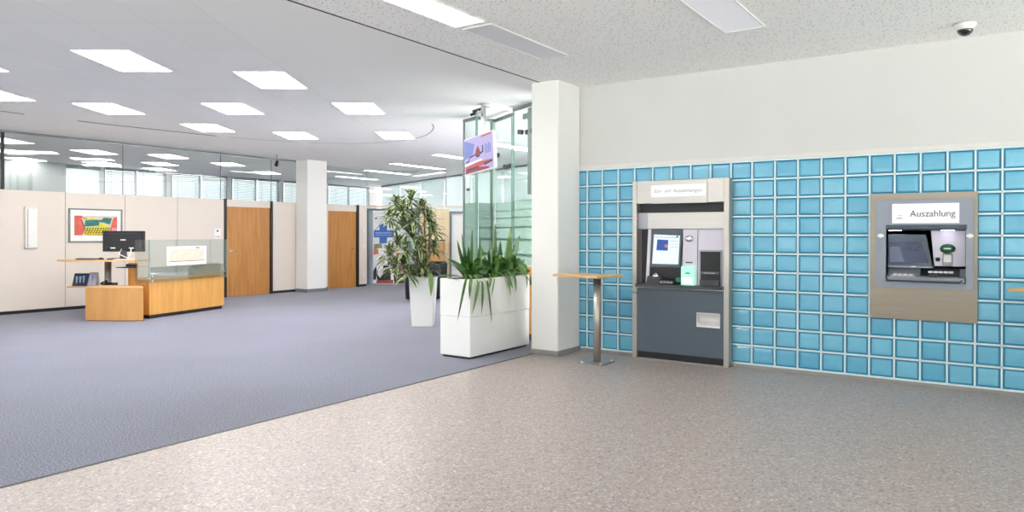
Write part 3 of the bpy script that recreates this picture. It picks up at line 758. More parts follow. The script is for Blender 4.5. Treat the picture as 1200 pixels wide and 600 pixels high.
# right pillar with card reader
bm = bmesh.new(); prism(bm, [(0.09, 1.15), (0.345, 1.15), (0.345, 1.49), (0.06, 1.49)], 'y', 0.085, 0.165, bev=0.004); obj('reader_pillar', bm, 'lilac', t)
bm = bmesh.new(); lathe(bm, [(0.062, 0.09), (0.062, 0.06), (0.052, 0.05)], 28, (0.20, 0, 1.318), axis='y', sy=0.72); cr = obj('card_reader', bm, 'near_black', t)
bm = bmesh.new(); lathe(bm, [(0.052, 0.052), (0.05, 0.044), (0.03, 0.040)], 28, (0.20, 0, 1.320), axis='y', sy=0.72); obj('green_ring', bm, 'green_ring', cr)
bx('card_mark', 'white_plastic', cr, 0.17, 0.23, 0.036, 0.041, 1.314, 1.326, bev=0.003)
bx('receipt_surround', 'silver', t, 0.158, 0.242, 0.07, 0.09, 1.155, 1.272, bev=0.01)
bx('receipt_slot', 'white_plastic', t, 0.168, 0.232, 0.062, 0.072, 1.19, 1.26, bev=0.006)
bm = bmesh.new(); lathe(bm, [(0.02, 0.088), (0.02, 0.07), (0.016, 0.066)], 18, (0.12, 0, 1.215), axis='y'); obj('sensor', bm, 'near_black', t)
# tray with keypad and note slot
bm = bmesh.new(); prism(bm, [(0.17, 0.997), (-0.085, 0.997), (-0.105, 1.02), (-0.085, 1.045), (0.03, 1.06), (0.10, 1.13), (0.17, 1.13)], 'x', -0.30, 0.345, bev=0.004); ty = obj('tray', bm, 'silver_blue', t)
bm = bmesh.new(); tube(bm, [(-0.30, -0.092, 1.045), (-0.28, -0.108, 1.01), (0.30, -0.108, 1.006), (0.33, -0.092, 1.03)], 0.008, 8); obj('tray_edge', bm, 'dark_grey', ty)
bm = bmesh.new(); prism(bm, [(-0.01, 1.054), (0.09, 1.118), (0.09, 1.135), (-0.01, 1.065)], 'x', -0.02, 0.30, bev=0.006); ns = obj('note_slot', bm, 'near_black', t)
bm = bmesh.new()
for i in range(5): box(bm, 0.045 + i * 0.042, 0.082 + i * 0.042, 0.02, 0.04, 1.085, 1.105, bev=0.003)
obj('note_rollers', bm, 'white_plastic', ns)
bm = bmesh.new(); box(bm, 0.055, 0.125, -0.05, 0.0, 1.05, 1.075, bev=0.008); obj('slot_latch', bm, 'dark_grey', ns)
bm = bmesh.new(); prism(bm, [(-0.06, 1.046), (0.03, 1.058), (0.03, 1.07), (-0.06, 1.058)], 'x', -0.27, -0.06, bev=0.004); kp = obj('keypad', bm, 'silver', t)
bm = bmesh.new()
for i in range(4):
    for j in range(3): box(bm, -0.25 + i * 0.045, -0.215 + i * 0.045, -0.05 + j * 0.026, -0.03 + j * 0.026, 1.058 + j * 0.0035, 1.066 + j * 0.0035)
obj('keys', bm, 'off_white', kp)
for cx in (-0.352, 0.384):
    bm = bmesh.new(); lathe(bm, [(0.030, -0.076), (0.030, -0.088), (0.024, -0.096), (0.010, -0.098)], 20, (cx, 0, 1.44), axis='y', sy=0.75); obj('lock', bm, 'white_plastic', t)

# ================================================================ STANDING TABLES
def standing_table(name, loc, rz, label):
    t = thing(name, label, 'table', loc, rz, None)
    bx('base_plate', 'steel_h', t, -0.17, 0.17, -0.14, 0.14, 0, 0.012, bev=0.003)
    for sx in (-1, 1):
        for sy in (-1, 1):
            bm = bmesh.new(); lathe(bm, [(0.014, 0.012), (0.014, 0.018), (0.008, 0.024)], 12, (sx * 0.14, sy * 0.115, 0)); obj('bolt', bm, 'white_plastic', t)
    bm = bmesh.new(); lathe(bm, [(0.042, 0.012), (0.042, 0.955)], 28); obj('post', bm, 'steel', t)
    bm = bmesh.new(); lathe(bm, [(0.12, 0.955), (0.12, 0.962)], 24); obj('bracket', bm, 'near_black', t)
    top = bx('tabletop', 'beech_h', t, -0.25, 0.25, -0.32, 0.32, 0.962, 0.99, bev=0.006)
    return t
T1 = standing_table('standing_table', (7.25, 3.80, 0), 0, 'small beech topped standing table on a steel post beside the white column')
for ch in T1.children:
    if ch.name.startswith('tabletop'):
        me = ch.data; me.transform(Matrix.Translation((0.0725, 0.157, 0)) @ Matrix.Rotation(math.radians(-9), 4, 'Z'))
T2 = standing_table('standing_table', (7.42, -0.52, 0), math.radians(8), 'standing table cut off by the right edge, only its pointed wooden top showing')
for ch in T2.children:
    if ch.name.startswith('tabletop'): ch.data.transform(Matrix.Translation((0.02, 0.0, 0.012)) @ Matrix.Rotation(math.radians(-36), 4, 'Z') @ Matrix.Diagonal((1.25, 1.25, 1, 1)))

# ================================================================ PLANTER AND ITS PLANTS
t = thing('planter', 'long white box planter of two stacked tiers standing on the carpet edge', 'planter', (7.2, 5.31, 0))
bm = bmesh.new(); box(bm, -0.625, 0.625, -0.225, 0.225, 0.025, 0.488, bev=0.008); obj('lower_tier', bm, 'white_gloss', t)
bm = bmesh.new(); o_, i_ = (-0.625, 0.625, -0.225, 0.225), (-0.60, 0.60, -0.20, 0.20)
box(bm, -0.625, 0.625, -0.225, 0.225, 0.491, 0.90)
for a, b, c, d in ((-0.625, -0.60, -0.225, 0.225), (0.60, 0.625, -0.225, 0.225), (-0.60, 0.60, -0.225, -0.20), (-0.60, 0.60, 0.20, 0.225)): box(bm, a, b, c, d, 0.90, 0.925)
obj('upper_tier', bm, 'white_gloss', t)
bx('plinth', 'near_black', t, -0.60, 0.60, -0.20, 0.20, 0.0, 0.025)
bm = bmesh.new(); bmesh.ops.create_grid(bm, x_segments=40, y_segments=14, size=1)
rs = random.Random(5)
for v in bm.verts: v.co = Vector((v.co.x * 0.599, v.co.y * 0.199, 0.904 + rs.random() * 0.012))
obj('soil', bm, 'soil', t)
UP = [(-0.358, 0.908, -0.532, 1.189, -0.602, 1.38, 0.051), (-0.358, 0.908, -0.435, 1.288, -0.424, 1.511, 0.041), (-0.308, 0.905, -0.451, 1.187, -0.522, 1.46, 0.041), (-0.308, 0.905, -0.301, 1.183, -0.324, 1.379, 0.041), (-0.291, 0.904, -0.284, 1.1, -0.273, 1.255, 0.031), (-0.358, 0.918, -0.548, 1.069, -0.851, 1.168, 0.041), (-0.375, 0.909, -0.418, 1.135, -0.44, 1.309, 0.071), (-0.257, 0.913, -0.181, 1.024, -0.117, 1.075, 0.041), (-0.189, 0.899, -0.129, 0.991, -0.046, 1.041, 0.041), (-0.084, 0.894, -0.249, 0.965, -0.488, 0.947, 0.031),
      (0.058, 0.887, -0.024, 1.176, -0.065, 1.409, 0.051), (0.058, 0.887, -0.077, 1.178, -0.17, 1.316, 0.041), (0.113, 0.884, 0.12, 1.173, 0.115, 1.323, 0.071), (0.076, 0.886, 0.066, 1.227, 0.059, 1.578, 0.061), (0.022, 0.889, -0.164, 0.992, -0.34, 1.001, 0.041), (0.131, 0.883, 0.012, 1.123, -0.011, 1.261, 0.061), (0.242, 0.878, 0.194, 1.117, 0.152, 1.258, 0.071), (0.167, 0.881, 0.326, 0.972, 0.494, 0.966, 0.061), (0.223, 0.878, 0.364, 1.014, 0.533, 1.064, 0.051),
      (0.317, 0.874, 0.287, 1.169, 0.282, 1.375, 0.051), (0.355, 0.872, 0.44, 1.275, 0.434, 1.55, 0.071), (0.374, 0.871, 0.498, 1.219, 0.532, 1.407, 0.061), (0.393, 0.87, 0.617, 1.217, 0.692, 1.44, 0.051), (0.431, 0.868, 0.558, 1.029, 0.572, 1.207, 0.051), (0.451, 0.867, 0.637, 1.026, 0.693, 1.137, 0.031), (0.279, 0.876, 0.325, 1.081, 0.474, 1.165, 0.061), (0.548, 0.851, 0.779, 0.964, 0.9, 0.956, 0.051), (0.588, 0.849, 0.80, 0.95, 0.90, 0.80, 0.051), (0.548, 0.862, 0.678, 0.991, 0.816, 0.975, 0.051), (0.648, 0.846, 0.80, 0.904, 0.86, 0.716, 0.041), (0.668, 0.845, 0.78, 0.874, 0.817, 0.725, 0.041), (0.451, 0.856, 0.558, 0.918, 0.714, 0.867, 0.061), (0.548, 0.862, 0.759, 1.067, 0.816, 1.021, 0.041)]
HG = [(-0.702, 0.932, -0.79, 0.90, -0.91, 0.475, 0.045), (-0.60, 0.929, -0.70, 0.90, -0.69, 0.702, 0.062), (-0.493, 0.941, -0.545, 0.80, -0.64, 0.53, 0.055), (-0.46, 0.93, -0.44, 0.80, -0.46, 0.504, 0.045), (-0.377, 0.94, -0.33, 0.80, -0.257, 0.383, 0.042), (-0.223, 0.938, -0.31, 0.86, -0.335, 0.795, 0.051), (-0.153, 0.934, -0.24, 0.83, -0.266, 0.699, 0.022), (-0.011, 0.938, 0.10, 0.87, 0.137, 0.67, 0.05), (0.135, 0.941, 0.24, 0.90, 0.249, 0.716, 0.062), (0.061, 0.934, 0.12, 0.86, 0.183, 0.773, 0.041), (0.479, 0.922, 0.50, 0.86, 0.512, 0.753, 0.031), (0.56, 0.925, 0.632, 0.90, 0.633, 0.701, 0.031)]
labs = ('strap leaved green plant at the left end of the long white planter', 'strap leaved green plant in the middle of the long white planter', 'strap leaved green plant at the right end of the long white planter')
for gi, (xa, xb, cx) in enumerate(((-2, -0.085, -0.33), (-0.085, 0.25, 0.09), (0.25, 2, 0.42))):
    pl = thing('strap_leaf_plant', labs[gi], 'plant', (7.2 + cx, 5.31, 0.905), 0, 'plants in the long white planter')
    bm = bmesh.new(); rr = random.Random(20 + gi)
    for k, (ax, az, mx_, mz, tx, tz, w) in enumerate(UP):
        if not (xa <= ax < xb): continue
        yy = rr.uniform(-0.09, 0.05)
        ax2 = cx + (ax - cx) * 0.6
        leaf(bm, (ax2 - cx, yy * 0.5, 0.0), (mx_ - cx, yy - 0.02, mz - 0.905), (tx - cx, yy - 0.05, tz - 0.905), w * 1.7, (0.3 * rr.uniform(-1, 1), -1, 0.25), 10, 0.2, rr.choice((0, 0, 1)))
    # short leaves filling the clump
    for k in range(40):
        a = rr.uniform(0, 2 * PI); ln = rr.uniform(0.2, 0.42); lean = rr.uniform(0.3, 1.0)
        dx, dy = math.cos(a) * lean * ln, math.sin(a) * lean * ln * 0.75
        up = ln * math.sqrt(max(0.05, 1 - min(0.9, lean * lean * 0.8)))
        b0 = (rr.uniform(-0.06, 0.06), rr.uniform(-0.06, 0.06), 0)
        leaf(bm, b0, (b0[0] + dx * 0.4, b0[1] + dy * 0.4, up * 0.9), (b0[0] + dx, b0[1] + dy, up * 0.8), rr.uniform(0.055, 0.08), (-dx, -dy, 0.4), 7, 0.2, rr.choice((0, 1)))
    if gi == 2:
        for k in range(16):
            tx_, tz_ = rr.uniform(0.12, 0.42), rr.uniform(-0.14, 0.16)
            leaf(bm, (0.05, rr.uniform(-0.1, 0.1), 0.02), (tx_ * 0.55, rr.uniform(-0.16, 0.1), 0.26 + tz_ * 0.4), (tx_, rr.uniform(-0.26, 0.1), tz_), rr.uniform(0.05, 0.07), (-0.5, -0.5, 1), 9, 0.2, rr.choice((0, 0, 1)))
    for (ax, az, mx_, mz, tx, tz, w) in HG:
        hx = {0: (-2, -0.3), 1: (-0.3, 0.05), 2: (0.05, 2)}[gi]
        if not (hx[0] <= ax < hx[1]): continue
        # root in the soil, over the rim, then down the front
        r0 = Vector((cx + (ax - cx) * 0.5 - cx, -0.05, 0.0)); r1 = Vector((ax - cx, -0.225, 0.10)); r2 = Vector((ax * 0.5 + mx_ * 0.5 - cx, -0.262, (az + mz) / 2 - 0.905))
        leaf(bm, r0, (r0 + r1) / 2 + Vector((0, 0, 0.09)), r2, w * 0.7, (0, -0.5, 1), 6, 0.1, 1, base=0.8)
        leaf(bm, r2 + Vector((0, 0, 0.03)), (mx_ - cx, -0.27, mz - 0.905), (tx - cx, -0.265, tz - 0.905), w, (0, -1, 0.1), 9, 0.2, 0 if w < 0.05 else 1, base=0.6)
    if gi == 0:   # long thin frond reaching left towards the tall plant
        leaf(bm, (-0.1, 0, 0.02), (-0.35, 0.02, 0.10), (-0.78, 0.05, 0.04), 0.04, (0, -0.4, 1), 9, 0.15, 0)
        leaf(bm, (-0.1, 0, 0.02), (-0.4, -0.05, 0.0), (-0.66, -0.05, 0.08), 0.03, (0, -0.4, 1), 9, 0.15, 0)
    obj('foliage', bm, ['leaf', 'leaf2'], pl)
    bm = bmesh.new()
    for k in range(4): tube(bm, [(0.02 * k - 0.03, 0.02, -0.002), (0.02 * k - 0.03, 0.01, 0.05)], [0.016, 0.010], 8)
    obj('crown', bm, 'leaf2', pl)

# ================================================================ TALL PLANT
pc = CW * 11.45 + CR * ((496 - 601.2) / 844.4 * 11.45); pc.z = 0
t = thing('plant_pot', 'tall tapered square white pot holding the bushy tall plant', 'plant pot', pc, LAT)
bm = bmesh.new()
def taper(bm, h0, h1, w0, w1):
    A = [bm.verts.new((sx * w0, sy * w0, h0)) for sx, sy in ((-1, -1), (1, -1), (1, 1), (-1, 1))]; B = [bm.verts.new((sx * w1, sy * w1, h1)) for sx, sy in ((-1, -1), (1, -1), (1, 1), (-1, 1))]
    fs = [bm.faces.new(A[::-1]), bm.faces.new(B)] + [bm.faces.new((A[i], A[(i + 1) % 4], B[(i + 1) % 4], B[i])) for i in range(4)]
    return fs
fs = taper(bm, 0, 0.775, 0.162, 0.205)
top = fs[1]; r = bmesh.ops.inset_region(bm, faces=[top], thickness=0.018); 
for v in top.verts: v.co.z -= 0.04
bmesh.ops.bevel(bm, geom=[e for e in bm.edges if abs(e.verts[0].co.z - e.verts[1].co.z) > 0.5], offset=0.015, segments=3, profile=0.5, affect='EDGES')
obj('body', bm, 'white_gloss', t)
bx('soil', 'soil', t, -0.18, 0.18, -0.18, 0.18, 0.734, 0.745)
pl = thing('dragon_tree', 'tall bushy plant with drooping cream edged leaves in the tapered white pot', 'plant', (pc.x, pc.y, 0.745), LAT)
HD = [(-0.353, 0.1, 1.938), (-0.095, -0.1, 2.02), (-0.217, -0.25, 1.83), (0.054, 0.1, 1.87), (-0.461, 0.15, 1.721), (-0.041, -0.2, 1.694), (0.163, 0.1, 1.694), (-0.244, 0.1, 1.613), (0.217, 0.15, 1.531), (-0.081, -0.1, 1.477), (-0.353, 0.2, 1.328), (0.054, -0.15, 1.287), (-0.163, -0.25, 1.233), (-0.447, 0.05, 1.138), (0.231, 0.2, 1.233), (0.014, 0.1, 1.057), (-0.244, 0.15, 0.989), (-0.108, -0.25, 0.853), (0.136, -0.1, 0.935), (-0.353, -0.15, 0.948)]
bm = bmesh.new(); bs = bmesh.new(); rr = random.Random(11)
stems = [[(-0.06, 0.02), (-0.18, 0.05)], [(0.05, -0.03), (0.02, -0.06)], [(0.02, 0.07), (0.10, 0.1)]]
for si, (b0, b1) in enumerate(stems):
    tube(bs, [(b0[0], b0[1], -0.005), ((b0[0] + b1[0]) / 2 + 0.02, (b0[1] + b1[1]) / 2, 0.4), (b1[0], b1[1], 0.85), (b1[0] * 1.1, b1[1], 1.15)], [0.018, 0.016, 0.013, 0.009], 8)
for (hx, hy, hz) in HD:
    hx -= 0.09; z = hz - 0.745
    b0, b1 = min(stems, key=lambda s: abs(s[1][0] - hx) + abs(s[1][1] - hy))
    k = max(0.05, min(1.0, (z - 0.30) / 0.85)); ax, ay = b0[0] * (1 - k) + b1[0] * k, b0[1] * (1 - k) + b1[1] * k
    tube(bs, [(ax, ay, max(0.05, z - 0.32)), (ax * 0.5 + hx * 0.5, ay * 0.5 + hy * 0.5, max(0.08, z - 0.14)), (hx, hy, z)], [0.010, 0.009, 0.006], 6)
    nl = 46
    for i in range(nl):
        a = i * 2.399 + rr.uniform(-0.3, 0.3); e = 1.25 - 1.6 * (i / nl) + rr.uniform(-0.15, 0.15)
        ln = rr.uniform(0.21, 0.31) * (0.8 + 0.4 * (i / nl))
        d = Vector((math.cos(a) * math.cos(e), math.sin(a) * math.cos(e), math.sin(e)))
        o0 = Vector((hx, hy, z - 0.10 * (i / nl) + 0.02))
        leaf(bm, o0, o0 + d * ln * 0.55 + Vector((0, 0, 0.03)), o0 + d * ln * 0.9 + Vector((0, 0, -0.04 - 0.06 * rr.random())), rr.uniform(0.046, 0.062), Vector((-d.x, -d.y, 1.2)), 5, 0.15, 0, 1)
leaf(bm, (0.12, -0.2, 0.10), (0.16, -0.26, 0.05), (0.15, -0.25, -0.27), 0.075, (0, -1, 0.2), 9, 0.2, 2)
obj('foliage', bm, ['leaf_dark', 'leaf_cream', 'leaf2'], pl); obj('stems', bs, 'bark', pl)

# ================================================================ HANGING SCREEN
t = thing('hanging_screen', 'flat screen hanging on a pole from the ceiling, lilac picture with red shapes', 'screen', (8.057, 6.084, CEIL), math.radians(157.47 + 90))
ze = 2.577 - CEIL
bx('ceiling_plate', 'chrome', t, -0.08, 0.08, 0.02, 0.14, -0.012, -0.0005, bev=0.002)
bx('pole', 'chrome', t, -0.03, 0.03, 0.05, 0.10, ze - 0.1, -0.012, bev=0.006)
bm = bmesh.new()
tube(bm, [(-0.03, 0.075, -0.10), (-0.14, 0.06, -0.13), (-0.16, 0.05, -0.06)], 0.010, 8); tube(bm, [(-0.03, 0.075, -0.10), (-0.10, -0.02, -0.16)], 0.010, 8); tube(bm, [(0.03, 0.075, -0.05), (0.12, 0.10, -0.06)], 0.008, 8)
arm = obj('cable_arm', bm, 'chrome', t)
bm = bmesh.new()
for p in ((-0.17, 0.05, -0.07), (-0.11, -0.02, -0.13), (-0.10, 0.1, -0.05)): tube(bm, [(p[0] - 0.03, p[1] - 0.03, p[2] - 0.02), (p[0] + 0.03, p[1] + 0.02, p[2] + 0.01)], [0.022, 0.016], 12)
obj('spot_head', bm, 'dark_grey', arm)
SM = Matrix.Translation((0, 0, ze)) @ Matrix.Rotation(math.radians(-4.0), 4, 'Y')
def tvobj(name, bm, m, par, label=None):
    bm.transform(SM); return obj(name, bm, m, par, None, label)
W_, H_ = 0.804, 0.516
bm = bmesh.new(); box(bm, -W_ / 2, W_ / 2, -0.005, 0.05, -H_ / 2, H_ / 2, bev=0.006); cs = tvobj('casing', bm, 'white_plastic', t)
bm = bmesh.new(); box(bm, -0.15, 0.15, 0.05, 0.07, -0.12, 0.12, bev=0.004); tvobj('back_bracket', bm, 'dark_grey', t)
bm = bmesh.new(); box(bm, -W_ / 2 + 0.012, W_ / 2 - 0.012, -0.008, -0.004, -H_ / 2 + 0.012, H_ / 2 - 0.012); ds = tvobj('display', bm, 'tv_bg', t)
def shp(name, polys, m, yy):
    bm = bmesh.new()
    for P in polys: plate(bm, [((u - 0.5) * 0.775, (v - 0.5) * 0.488) for u, v in P], yy, 0.001)
    tvobj(name, bm, m, ds)
shp('picture_blue', [[(0.0, 0.42), (0.30, 0.50), (0.38, 0.80), (0.05, 0.96), (0.0, 0.95)]], 'tv_blue', -0.0090)
shp('picture_red', [[(0.36, 0.46), (0.60, 0.46), (0.55, 0.60), (0.48, 0.74), (0.42, 0.60)], [(0.02, 0.0), (0.85, 0.0), (0.86, 0.05), (0.05, 0.20)]], 'tv_red', -0.0092)
shp('picture_stripe', [[(0.02, 0.08), (0.98, 0.16), (0.98, 0.24), (0.45, 0.26), (0.02, 0.19)], [(0.62, 0.93), (0.95, 0.94), (0.95, 0.99), (0.62, 0.98)]], 'tv_red2', -0.0094)
shp('picture_dark', [[(0.05, 0.30), (0.16, 0.33), (0.20, 0.43), (0.40, 0.47), (0.40, 0.51), (0.18, 0.47), (0.14, 0.37), (0.05, 0.34)], [(0.56, 0.46), (0.68, 0.50), (0.68, 0.70), (0.64, 0.70), (0.64, 0.54), (0.56, 0.51)], [(0.42, 0.40), (0.55, 0.40), (0.55, 0.46), (0.42, 0.46)], [(0.70, 0.11), (0.97, 0.17), (0.97, 0.22), (0.70, 0.19)], [(0.08, 0.08), (0.50, 0.10), (0.50, 0.14), (0.08, 0.13)]], 'tv_dark', -0.0096)
shp('picture_text', [[(0.74 + 0.055 * i, 0.44), (0.775 + 0.055 * i, 0.44), (0.775 + 0.055 * i, 0.72 - 0.06 * (i % 2)), (0.74 + 0.055 * i, 0.72)] for i in range(4)], 'tv_blue', -0.0097)
shp('picture_light', [[(0.0, 0.22), (0.62, 0.28), (0.62, 0.33), (0.2, 0.30), (0.0, 0.28)]], 'tv_white', -0.0091)

# ================================================================ GLASS OFFICE BEHIND THE PLANTER
def pane_thing(label, a, b, zt, posts, glassmat='green_glass', group='glass panels of the glass office'):
    a, b = Vector((*a, 0)), Vector((*b, 0)); L = (b - a).length
    t = thing('glass_panel', label, 'glass panel', a, math.atan2(b.y - a.y, b.x - a.x), group)
    bx('pane', glassmat, t, 0.0, L, -0.006, 0.006, 0.02, zt - 0.03)
    bm = bmesh.new(); box(bm, 0, L, -0.018, 0.018, zt - 0.05, zt, bev=0.003); obj('top_rail', bm, 'post', t)
    for (s, wd, dp, z0, z1, m) in posts: bx('upright', m, t, s - wd / 2, s + wd / 2, -dp / 2, dp / 2, z0, z1, bev=0.003)
    bm = bmesh.new(); prev = 1.915
    box(bm, 0.01, L - 0.01, 0.0065, 0.008, 0.05, 1.93); fb = obj('frosted_band', bm, 'frost', t)
    bm = bmesh.new()
    for z, h in ((1.925, 0.012), (1.80, 0.014), (1.69, 0.018), (1.55, 0.026), (1.37, 0.034), (1.15, 0.04), (0.90, 0.05)): box(bm, 0.01, L - 0.01, 0.0085, 0.0095, z - h / 2, z + h / 2)
    obj('frosted_stripes', bm, 'frost_line', fb)
    return t, L
ZT = 3.25
t, L = pane_thing('narrow end panel of the glass office, straight behind the hanging screen', (8.932, 7.043), (8.789, 6.665), ZT, [(0.012, 0.024, 0.03, 0.02, ZT, 'grey_trim'), (0.39, 0.03, 0.03, 0.02, ZT, 'edge_glass')])
bx('door_bar', 'white_plastic', t, 0.14, 0.20, -0.03, -0.012, 2.16, 2.50, bev=0.004)
bx('bar_end', 'dark_grey', t, 0.14, 0.20, -0.032, -0.010, 2.50, 2.54); bx('bar_end', 'dark_grey', t, 0.14, 0.20, -0.032, -0.010, 2.12, 2.16)
t, L = pane_thing('glass office panel facing the hall between two grey uprights', (8.82, 6.66), (9.16, 6.635), ZT, [(0.33, 0.06, 0.06, 0.02, ZT, 'post')])
t, L = pane_thing('wide glass office panel right of the thick grey upright', (9.168, 6.60), (8.822, 6.015), ZT, [(0.62, 0.012, 0.02, 0.02, ZT, 'edge_glass')])
def clamp(par, s, z):
    bm = bmesh.new(); lathe(bm, [(0.035, -0.035), (0.035, -0.012)], 18, (s, 0, z), axis='y'); lathe(bm, [(0.035, 0.012), (0.035, 0.035)], 18, (s, 0, z), axis='y'); obj('glass_clamp', bm, 'dark_grey', par)
for s, z in ((0.06, 2.68), (0.40, 2.47), (0.58, 2.47)): clamp(t, s, z)
t, L = pane_thing('glass office panel nearest the white column with a grey hanging upright', (8.625, 5.885), (8.13, 4.955), 3.27, [(0.008, 0.016, 0.02, 0.02, 3.27, 'edge_glass'), (0.52, 0.10, 0.05, 2.0, 3.20, 'post')])
for s, z in ((0.22, 2.90), (0.44, 2.87), (0.60, 2.87)): clamp(t, s, z)
bm = bmesh.new(); box(bm, 0.0, L, 0.15, 0.19, 3.12, 3.20); obj('cross_rail', bm, 'post', t)
# low wooden cabinet run in front of the glass
P = Vector((8.35, 5.37, 0)); dW = Vector((math.cos(math.radians(62)), math.sin(math.radians(62)), 0))
t = thing('low_cabinet', 'waist high beech cabinet under the glass panels, partly hidden by the white planter', 'cabinet', P - dW * 0.42, math.radians(62))
bx('body', 'beech', t, 0, 1.68, 0.035, 0.075, 0.085, 0.985); bx('worktop', 'beech_h', t, -0.01, 1.70, 0.02, 0.09, 0.985, 1.012, bev=0.003); bx('plinth', 'near_black', t, 0, 1.68, 0.05, 0.075, 0, 0.085)

# ================================================================ ARMCHAIRS BEHIND THE POT
def dpos(px, d): v = CW * d + CR * ((px - 601.2) / 844.4 * d); return Vector((v.x, v.y, 0))
def tub_chair(pos, rz, label, w, h):
    t = thing('tub_chair', label, 'armchair', pos, rz, 'black lounge chairs')
    bm = bmesh.new(); n = 30; R, th = w / 2, 0.09; rows = []
    for k in range(n + 1):
        a = math.radians(-50 + 280 * k / n); hh = h if 0.2 < k / n < 0.8 else h * (0.86 + 0.14 * min(k, n - k) / (0.2 * n))
        rows.append([bm.verts.new((q * math.cos(a), q * math.sin(a), z)) for q, z in ((R - 0.03, 0.05), (R, hh - 0.05), (R - 0.03, hh), (R - th, hh - 0.01), (R - th, 0.05))])
    for A, B in zip(rows, rows[1:]):
        for i in range(5):
            f = bm.faces.new((A[i], A[(i + 1) % 5], B[(i + 1) % 5], B[i])); f.smooth = True
    bm.faces.new(rows[0]); bm.faces.new(rows[-1]); bmesh.ops.recalc_face_normals(bm, faces=bm.faces[:]); obj('shell', bm, 'black_fabric', t)
    bm = bmesh.new(); lathe(bm, [(R - th - 0.01, 0.12), (R - th - 0.01, 0.40), (R - th - 0.04, 0.44), (0.05, 0.45)], 26); obj('seat', bm, 'black_fabric', t)
    bm = bmesh.new(); lathe(bm, [(R - 0.12, 0.0), (R - 0.12, 0.06)], 26); obj('base', bm, 'near_black', t)
tub_chair(dpos(495.5, 15.6), LAT + 0.4, 'black tub chair directly behind the tapered white pot', 0.80, 0.74)
tub_chair(dpos(508, 17.9), LAT - 0.3, 'black tub chair farther back, showing right of the tapered white pot', 0.68, 0.76)

# ================================================================ FAR WALL WITH DOORS, BANNER, CABINET
D2 = 20.7
def fx(px, d=D2): return (px - 601.2) / 844.4 * d
base = CW * D2; base.z = 0
def far(name, m, px0, px1, y0, y1, z0, z1, kind='structure', bev=0.0):
    o = bx(name, m, None, fx(px0), fx(px1), y0, y1, z0, z1, bev=bev, kind=kind); o.location = base; o.rotation_euler = (0, 0, LAT); return o
far('wall_far', 'birch', 490, 526.5, 0, 0.1, 0.0, 2.17)
far('wall_far.001', 'panel', 428.5, 560, 0, 0.1, 2.20, 2.26)
far('trim_90', 'grey_trim', 428.5, 431, -0.02, 0.1, 0, 2.18); far('trim_91', 'grey_trim', 431, 489, -0.02, 0.1, 2.12, 2.18); far('trim_92', 'grey_trim', 489, 491.5, -0.02, 0.1, 0, 2.18)
far('trim_93', 'grey_trim', 526.5, 529, -0.02, 0.1, 0, 2.10); far('trim_94', 'grey_trim', 529, 560, -0.02, 0.1, 2.04, 2.10)
far('trim_95', 'sill', 510.3, 510.7, -0.004, 0.0, 1.3, 2.17)
g = far('door_3', 'sill', 431, 489, 0.04, 0.06, 0.01, 2.12); g.data.materials[0] = mat('pale_blue_glass_door', S(192, 208, 222), 0.25, var=0.03)
far('door_4', 'white_gloss', 529, 560, 0.04, 0.08, 0.01, 2.04)
far('window_95', 'office_glass', 428.5, 522, 0.045, 0.055, 2.26, CEIL - 0.002); far('trim_96', 'grey_trim', 522, 522.6, 0.04, 0.06, 2.26, CEIL - 0.002)

t = thing('banner_stand', 'white roll up banner with a big blue cross and a man in a dark suit', 'banner', dpos(456, 20.35), LAT)
bw = 0.46
bm = bmesh.new(); box(bm, -bw, bw, 0.0, 0.012, 0.05, 2.08); pn = obj('printed_sheet', bm, 'print_white', t)
bm = bmesh.new(); box(bm, -bw - 0.01, bw + 0.01, -0.06, 0.08, 0.0, 0.06, bev=0.01); obj('base', bm, 'chrome', t)
bm = bmesh.new(); box(bm, -bw, bw, -0.008, 0.02, 2.075, 2.095, bev=0.003); obj('top_rail', bm, 'chrome', t)
def pr(name, polys, m, y=-0.002, par=None):
    bm = bmesh.new()
    for P_ in polys: plate(bm, P_, y, 0.0015)
    return obj(name, bm, m, par or pn)
k_ = 20.35 / 844.4
def bp(px, py): return ((px - 456) * k_, 1.45 - (py - 274.3) * k_)
def bpoly(*q): return [bp(*p) for p in q]
pr('blue_cross', [bpoly((444.5, 263), (453.5, 263), (453.5, 270), (461.5, 270), (461.5, 278.5), (453.5, 278.5), (453.5, 285.5), (444.5, 285.5), (444.5, 278.5), (437.8, 278.5), (437.8, 270), (444.5, 270))], 'print_blue')
pr('cross_lettering', [bpoly((440 + 2.1 * i, 272.4), (441.6 + 2.1 * i, 272.4), (441.6 + 2.1 * i, 274.2), (440 + 2.1 * i, 274.2)) for i in range(10)] + [bpoly((440, 275.6), (458, 275.6), (458, 276.3), (440, 276.3))], 'print_pale', -0.004)
pr('heading', [bpoly((439, 255.2), (442, 255.2), (442, 257.2), (439, 257.2))], 'print_green'); pr('heading_line', [bpoly((443.5, 255.8), (454, 255.8), (454, 256.8), (443.5, 256.8))], 'print_pale')
pr('moss_picture', [bpoly((438, 286.5), (447, 285.5), (448, 291), (438, 292))], 'print_green', -0.0022); pr('tan_picture', [bpoly((437.5, 292), (443, 292), (443.5, 298), (437.5, 299))], 'print_orange', -0.0024); pr('shelf_picture', [bpoly((464, 296), (474, 297), (474, 306), (465, 306))], 'print_orange', -0.0024)
pr('suit', [bpoly((442.5, 332), (441, 322), (443.5, 314), (447, 311), (452, 311), (456, 313.5), (457.5, 320), (458, 328), (454, 332))], 'print_dark', -0.003)
pr('shirt', [bpoly((446, 312), (449, 311), (448.5, 320), (445.5, 326), (442, 322), (443.5, 315))], 'print_white', -0.0045)
